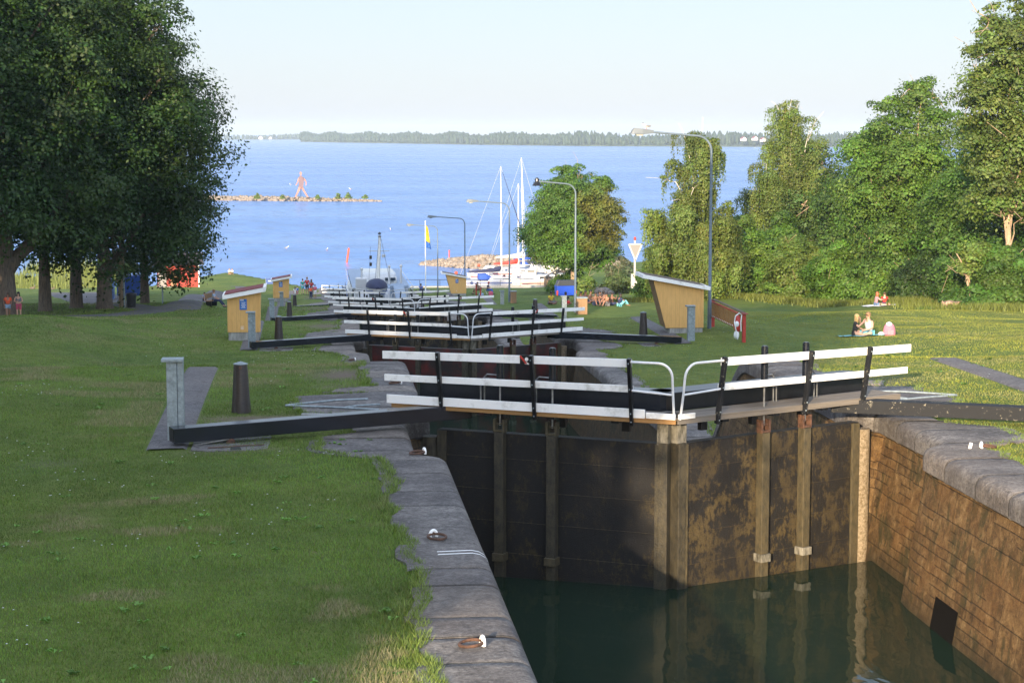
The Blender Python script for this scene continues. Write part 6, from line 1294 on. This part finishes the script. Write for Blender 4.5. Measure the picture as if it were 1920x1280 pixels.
for (yy, zz, hh) in ((-1.6, 4.0, 1.3), (1.75, 4.0, 1.55), (.75, 4.0, 1.5)):
    b = MB(); b.tube([(6.0, yy, zz), (6.0, yy, zz + hh)], [.11, .06], 8); b.ball((6.0, yy, zz + hh), .13, 8, 6); b.build('ventilator', m_gel, t, smooth=True)
b = MB(); b.box((9.0, -1.75, 4.0), (1.2, .9, 1.6)); b.build('locker', m_gel, t, bevel=.1); b = MB(); b.box((10.2, 1.4, 3.5), (1.2, 1.5, 1.6)); b.build('stair_casing', m_deckblue, t, bevel=.08)
b = MB(); b.bar((12.4, 1.5, 3.0), (10.6, 1.3, 4.4), .9, .06); b.build('stair', m_deckblue, t)
for s2 in (-1, 1):
    rl = MB(); rl.tube([(-13, s2 * 2.6, 3.9), (8, s2 * 2.7, 3.9), (12.5, s2 * 1.9, 4.1), (15.2, s2 * .4, 4.2)], .03, 5); rl.build('deck_rail', m_gel, t, smooth=True)
    for q in range(8): u = 7.5 + q; w_ = float(np.interp(u, [8, 12.5, 15.2], [2.7, 1.9, .4])); rp = MB(); rp.tube([(u, s2 * w_, 2.9), (u, s2 * w_, 4.0)], .025, 5); rp.build('rail_post', m_gel, t)
# spar buoy, flag, beacon
d = 325; b = MB(); x = (649 - 582) / 3500 * d; b.tube([(x - .1, d, -.5), (x + .35, d, 2.4)], .16, 10); b.ball((x + .35, d, 2.4), .16, 8, 6); tag(b.build('spar_buoy', m_orange, smooth=True), 'leaning red spar buoy in the lake left of the passenger boat mast', 'spar buoy')
t = thing('flagpole', 'white flagpole with a yellow and blue flag beside the far locks', 'flagpole', (13.1, 214, gzf(13.1, 214)))
b = MB(); b.tube([(0, 0, 0), (0, 0, 9.2)], [.075, .045], 10); b.ball((0, 0, 9.25), .08, 8, 6); b.build('pole', m_whitepipe, t, smooth=True)
def flagpart(z0, z1, mat, w0, w1, nm):
    b = MB(); rr = []
    for i in range(9):
        f = i / 8; z = z0 + (z1 - z0) * f; w_ = w0 + (w1 - w0) * f; rr.append([(0.05 + w_ * u, .07 * math.sin(u * 9 + z * 2.5), z - .25 * u) for u in np.linspace(0, 1, 8)])
    b.loft(rr, closed=False); o = b.build(nm, mat, t, smooth=True); sm = o.modifiers.new('solid', 'SOLIDIFY'); sm.thickness = .012
flagpart(8.8, 7.0, cloth('yellow'), .25, .5, 'flag_field'); flagpart(7.0, 6.3, cloth('blue'), .5, .62, 'flag_hem')
m_beac = M('beacon_white', (.46, .44, .42), .6, .1, 3)
t = thing('beacon', 'white beacon mast with an inverted triangle, red light and white box', 'beacon', (31.9, 182, gzf(31.9, 182)))
b = MB(); b.box((0, 0, 1.25), (.78, .5, 1.45)); b.build('cabinet', m_beac, t, bevel=.03); b = MB(); b.tube([(0, .2, 0), (0, .2, 5.25)], .10, 10); b.build('mast', m_beac, t, smooth=True)
b = MB(); b.prism([(-.62, 4.85), (.62, 4.85), (0, 3.35)], 'y', -.05, -.02)
tr = b.build('triangle_board', M('grey_board', (.20, .19, .18), .6), t)
for a, c in (((-.66, 4.87), (.66, 4.87)), ((.66, 4.87), (0, 3.28)), ((0, 3.28), (-.66, 4.87))): b = MB(); b.bar((a[0], -.07, a[1]), (c[0], -.07, c[1]), .04, .12); b.build('board_edge', m_beac, tr)
b = MB(); b.lathe((0, .2, 5.25), [(.08, 0), (.12, .05), (.12, .25), (.05, .34)], 10); b.build('red_light', m_red, t, smooth=True)

# ---------------------------------------------------------------- odds and ends on the banks
t = thing('waste_container', 'bright blue waste container with a dark lid under the maple', 'container', (25.4, 184.5, gzf(25.4, 184.5) - .02), .12)
b = MB(); b.prism([(-.9, 0.1), (.9, 0.1), (.98, 1.05), (-.98, 1.05)], 'y', 0, 1.1); b.build('body', m_blue, t, bevel=.03); b = MB(); b.prism([(-.98, 1.05), (.98, 1.05), (.9, 1.6), (-.75, 1.6)], 'y', .05, 1.05); b.build('lid', M('dark_lid', (.03, .035, .045), .5), t, bevel=.03)
for s2 in (-1, 1): b = MB(); b.box((s2 * .96, -.05, .35), (.14, .08, .5)); b.build('reflector', m_orange, t, bevel=.01)
def timber_bin(x, y, label, h=.95, w_=.62):
    t = thing('timber_bin', label, 'litter bin', (x, y, gzf(x, y)), 0, 'timber-clad bins at the lamp posts')
    b = MB(); b.box((0, 0, h / 2), (w_, w_, h)); b.build('slatted_side', m_timber, t, bevel=.01); b = MB(); b.box((0, 0, h + .04), (w_ + .06, w_ + .06, .07)); b.build('lid', m_galv, t, bevel=.01)
timber_bin(16.2, 111.0, 'timber-clad bin at the foot of the bell-headed lamp'); timber_bin(16.0, 147.2, 'timber-clad bin at the foot of the pale-headed lamp', .9, .45)
t = thing('crate', 'weathered orange-brown box behind the blue container', 'crate', (28.8, 199, 4.95)); b = MB(); b.box((0, 0, .5), (.8, .7, 1.0)); b.build('side', m_timber, t, bevel=.01); b = MB(); b.box((0, 0, 1.03), (.9, .8, .06)); b.build('lid', m_rust, t)
# left side: barn, containers, bin, little lamp, posts, banner
t = thing('red_building', 'red wooden building with white doors partly hidden by the left crowns', 'building', (-17.6, 219, gzf(-15.5, 219) - .1), .12)
b = MB(); b.box((2.3, 2, 1.35), (4.6, 4, 2.7)); b.build('wall', m_redboard, t, bevel=.02); b = MB(); b.bar((2.3, -.6, 2.75), (2.3, 2, 3.9), 5.8, .14); b.bar((2.3, 4.6, 2.75), (2.3, 2, 3.9), 5.8, .14); b.build_each('roof', M('dark_roof', (.05, .045, .05), .8), t)
for q, w_ in ((.45, .9), (1.75, .7)): b = MB(); b.box((q, -.03, 1.05), (w_, .06, 2.0)); b.build('door', M('grey_door', (.22, .21, .19), .6) if q < 1 else m_timber, t)
b = MB(); b.box((1.1, -.25, .1), (2.6, .5, .22)); b.build('step', m_concrete, t); b = MB(); b.box((4.62, -.05, 1.35), (.12, .1, 2.7)); b.build('corner_board', m_white, t)
t = thing('blue_container', 'blue steel container under the left crowns', 'container', (-13.6, 142, gzf(-13.6, 142)), .1)
b = MB(); b.box((.2, .6, .75), (2.2, 1.2, 1.5)); b.build('body', M('blue_steel', (.012, .05, .22), .5, .15, 2), t, bevel=.02)
t = thing('blue_tent', 'smaller blue-and-white stall left of the blue container', 'stall', (-14.9, 139, gzf(-14.9, 139)), 0)
b = MB(); b.prism([(-.45, 0), (.45, 0), (.45, 1.3), (0, 1.9), (-.45, 1.3)], 'y', 0, .9); b.build('canvas', M('blue_white_canvas', (.10, .18, .40), .7, .5, 3), t)
t = thing('litter_bin', 'black litter bin right of the sunlit slim trunks', 'litter bin', (-11.45, 120.8, gzf(-11.45, 120.8))); b = MB(); b.lathe((0, 0, 0), [(.27, 0), (.33, .85)], 14); b.build('body', m_rubber, t, smooth=True); b = MB(); b.lathe((0, 0, .85), [(.36, 0), (.34, .08), (.1, .12)], 14); b.build('lid', m_black, t)
t = thing('path_lamp', 'small globe lamp on a pale post by the litter bin', 'lamp', (-11.85, 120.4, gzf(-11.85, 120.4))); b = MB(); b.tube([(0, 0, 0), (0, 0, 1.9)], .055, 8); b.build('post', m_galv, t, smooth=True); b = MB(); b.ball((0, 0, 2.1), .22, 12, 8); b.build('globe', m_galv, t, smooth=True)
for (x, y, lb, h) in ((-10.0, 127.5, 'thin grey marker post between container and bench', 1.15), (-13.6, 122, 'thin pale marker post among the slim trunks', 1.2)):
    b = MB(); b.tube([(0, 0, 0), (0, 0, h)], .05, 8); b.ball((0, 0, h), .06, 8, 5); tag(b.build('marker_post', m_galv, smooth=True, loc=(x, y, gzf(x, y))), lb, 'post')
t = thing('banner', 'navy banner on a rail by the shore beyond the small far kiosk', 'banner', (-6.2, 262, .9)); b = MB(); b.box((1.0, 0, .95), (2.2, .04, .8)); bb = b.build('cloth', m_signnavy if False else m_stripe, t)
b = MB(); b.box((1.0, -.03, .98), (1.5, .01, .16)); b.build('lettering', m_cyan, bb)
for q in (-.1, 2.1): b = MB(); b.tube([(q, .05, 0), (q, .05, 1.4)], .04, 6); b.build('post', m_galv, t)
b = MB(); b.tube([(1.4, 248, 1.0), (1.4, 248, 2.2)], .06, 6); tag(b.build('shore_post', m_white), 'pale pink-white post standing at the shore left of the family', 'post')
t = thing('tree_stump', 'broad sunlit tree stump on the right lawn', 'stump', (38.6, 109.0, gzf(38.6, 109.0) + 0.05)); b = MB()
rg_ = np.random.default_rng(3); an = np.linspace(0, 2 * math.pi, 18, endpoint=False); rr = [[(math.cos(a) * r * (1 + .12 * math.sin(a * 3 + 1)), math.sin(a) * r * .7, z + (.08 * math.sin(a * 5) if z > .2 else 0)) for a in an] for (r, z) in ((.95, -.1), (.72, .1), (.65, .45))]; b.loft(rr); b.build('wood', m_stumpwood if False else M('pale_dead_wood', (.42, .27, .19), .85, .3, 6, .8, 14, stretch=(3, 3, .6)), t, smooth=True)
n = 1500; rg_ = np.random.default_rng(8); a = rg_.uniform(0, 6.28, n); q = rg_.uniform(.7, 1.9, n); X = 38.6 + np.cos(a) * q * 1.2; Y = 109 + np.sin(a) * q; blades('grass_tuft', 'uncut grass round the stump', X, Y, gz(X, Y), rg_.uniform(.12, .35, n), .04, V([.09, .15, .03]) * rg_.uniform(.6, 1.3, (n, 1)), rg_, .4)
b = MB(); b.bar((-10.2, 62.3, gzf(-10.2, 62.3) + .05), (-9.95, 62.1, gzf(-9.95, 62.1) + .05), .10, .03); tag(b.build('litter', m_white), 'scrap of white litter on the left mound', 'litter')
# ---------------------------------------------------------------- thin evening haze over the lake
hz = MB(); hz.box((0, 3800, 22), (15000, 8600, 60)); g = bpy.data.materials.new('haze'); g.use_nodes = True; t_ = g.node_tree
t_.nodes.remove(t_.nodes['Principled BSDF']); pv = t_.nodes.new('ShaderNodeVolumePrincipled'); pv.inputs['Color'].default_value = (0.70, 0.85, 1.0, 1); pv.inputs['Density'].default_value = 0.00011; pv.inputs['Anisotropy'].default_value = 0.0
t_.links.new(pv.outputs[0], t_.nodes['Material Output'].inputs['Volume']); tag(hz.build('haze', g), 'thin bluish evening haze', kind='stuff')
S.cycles.volume_bounces = 0
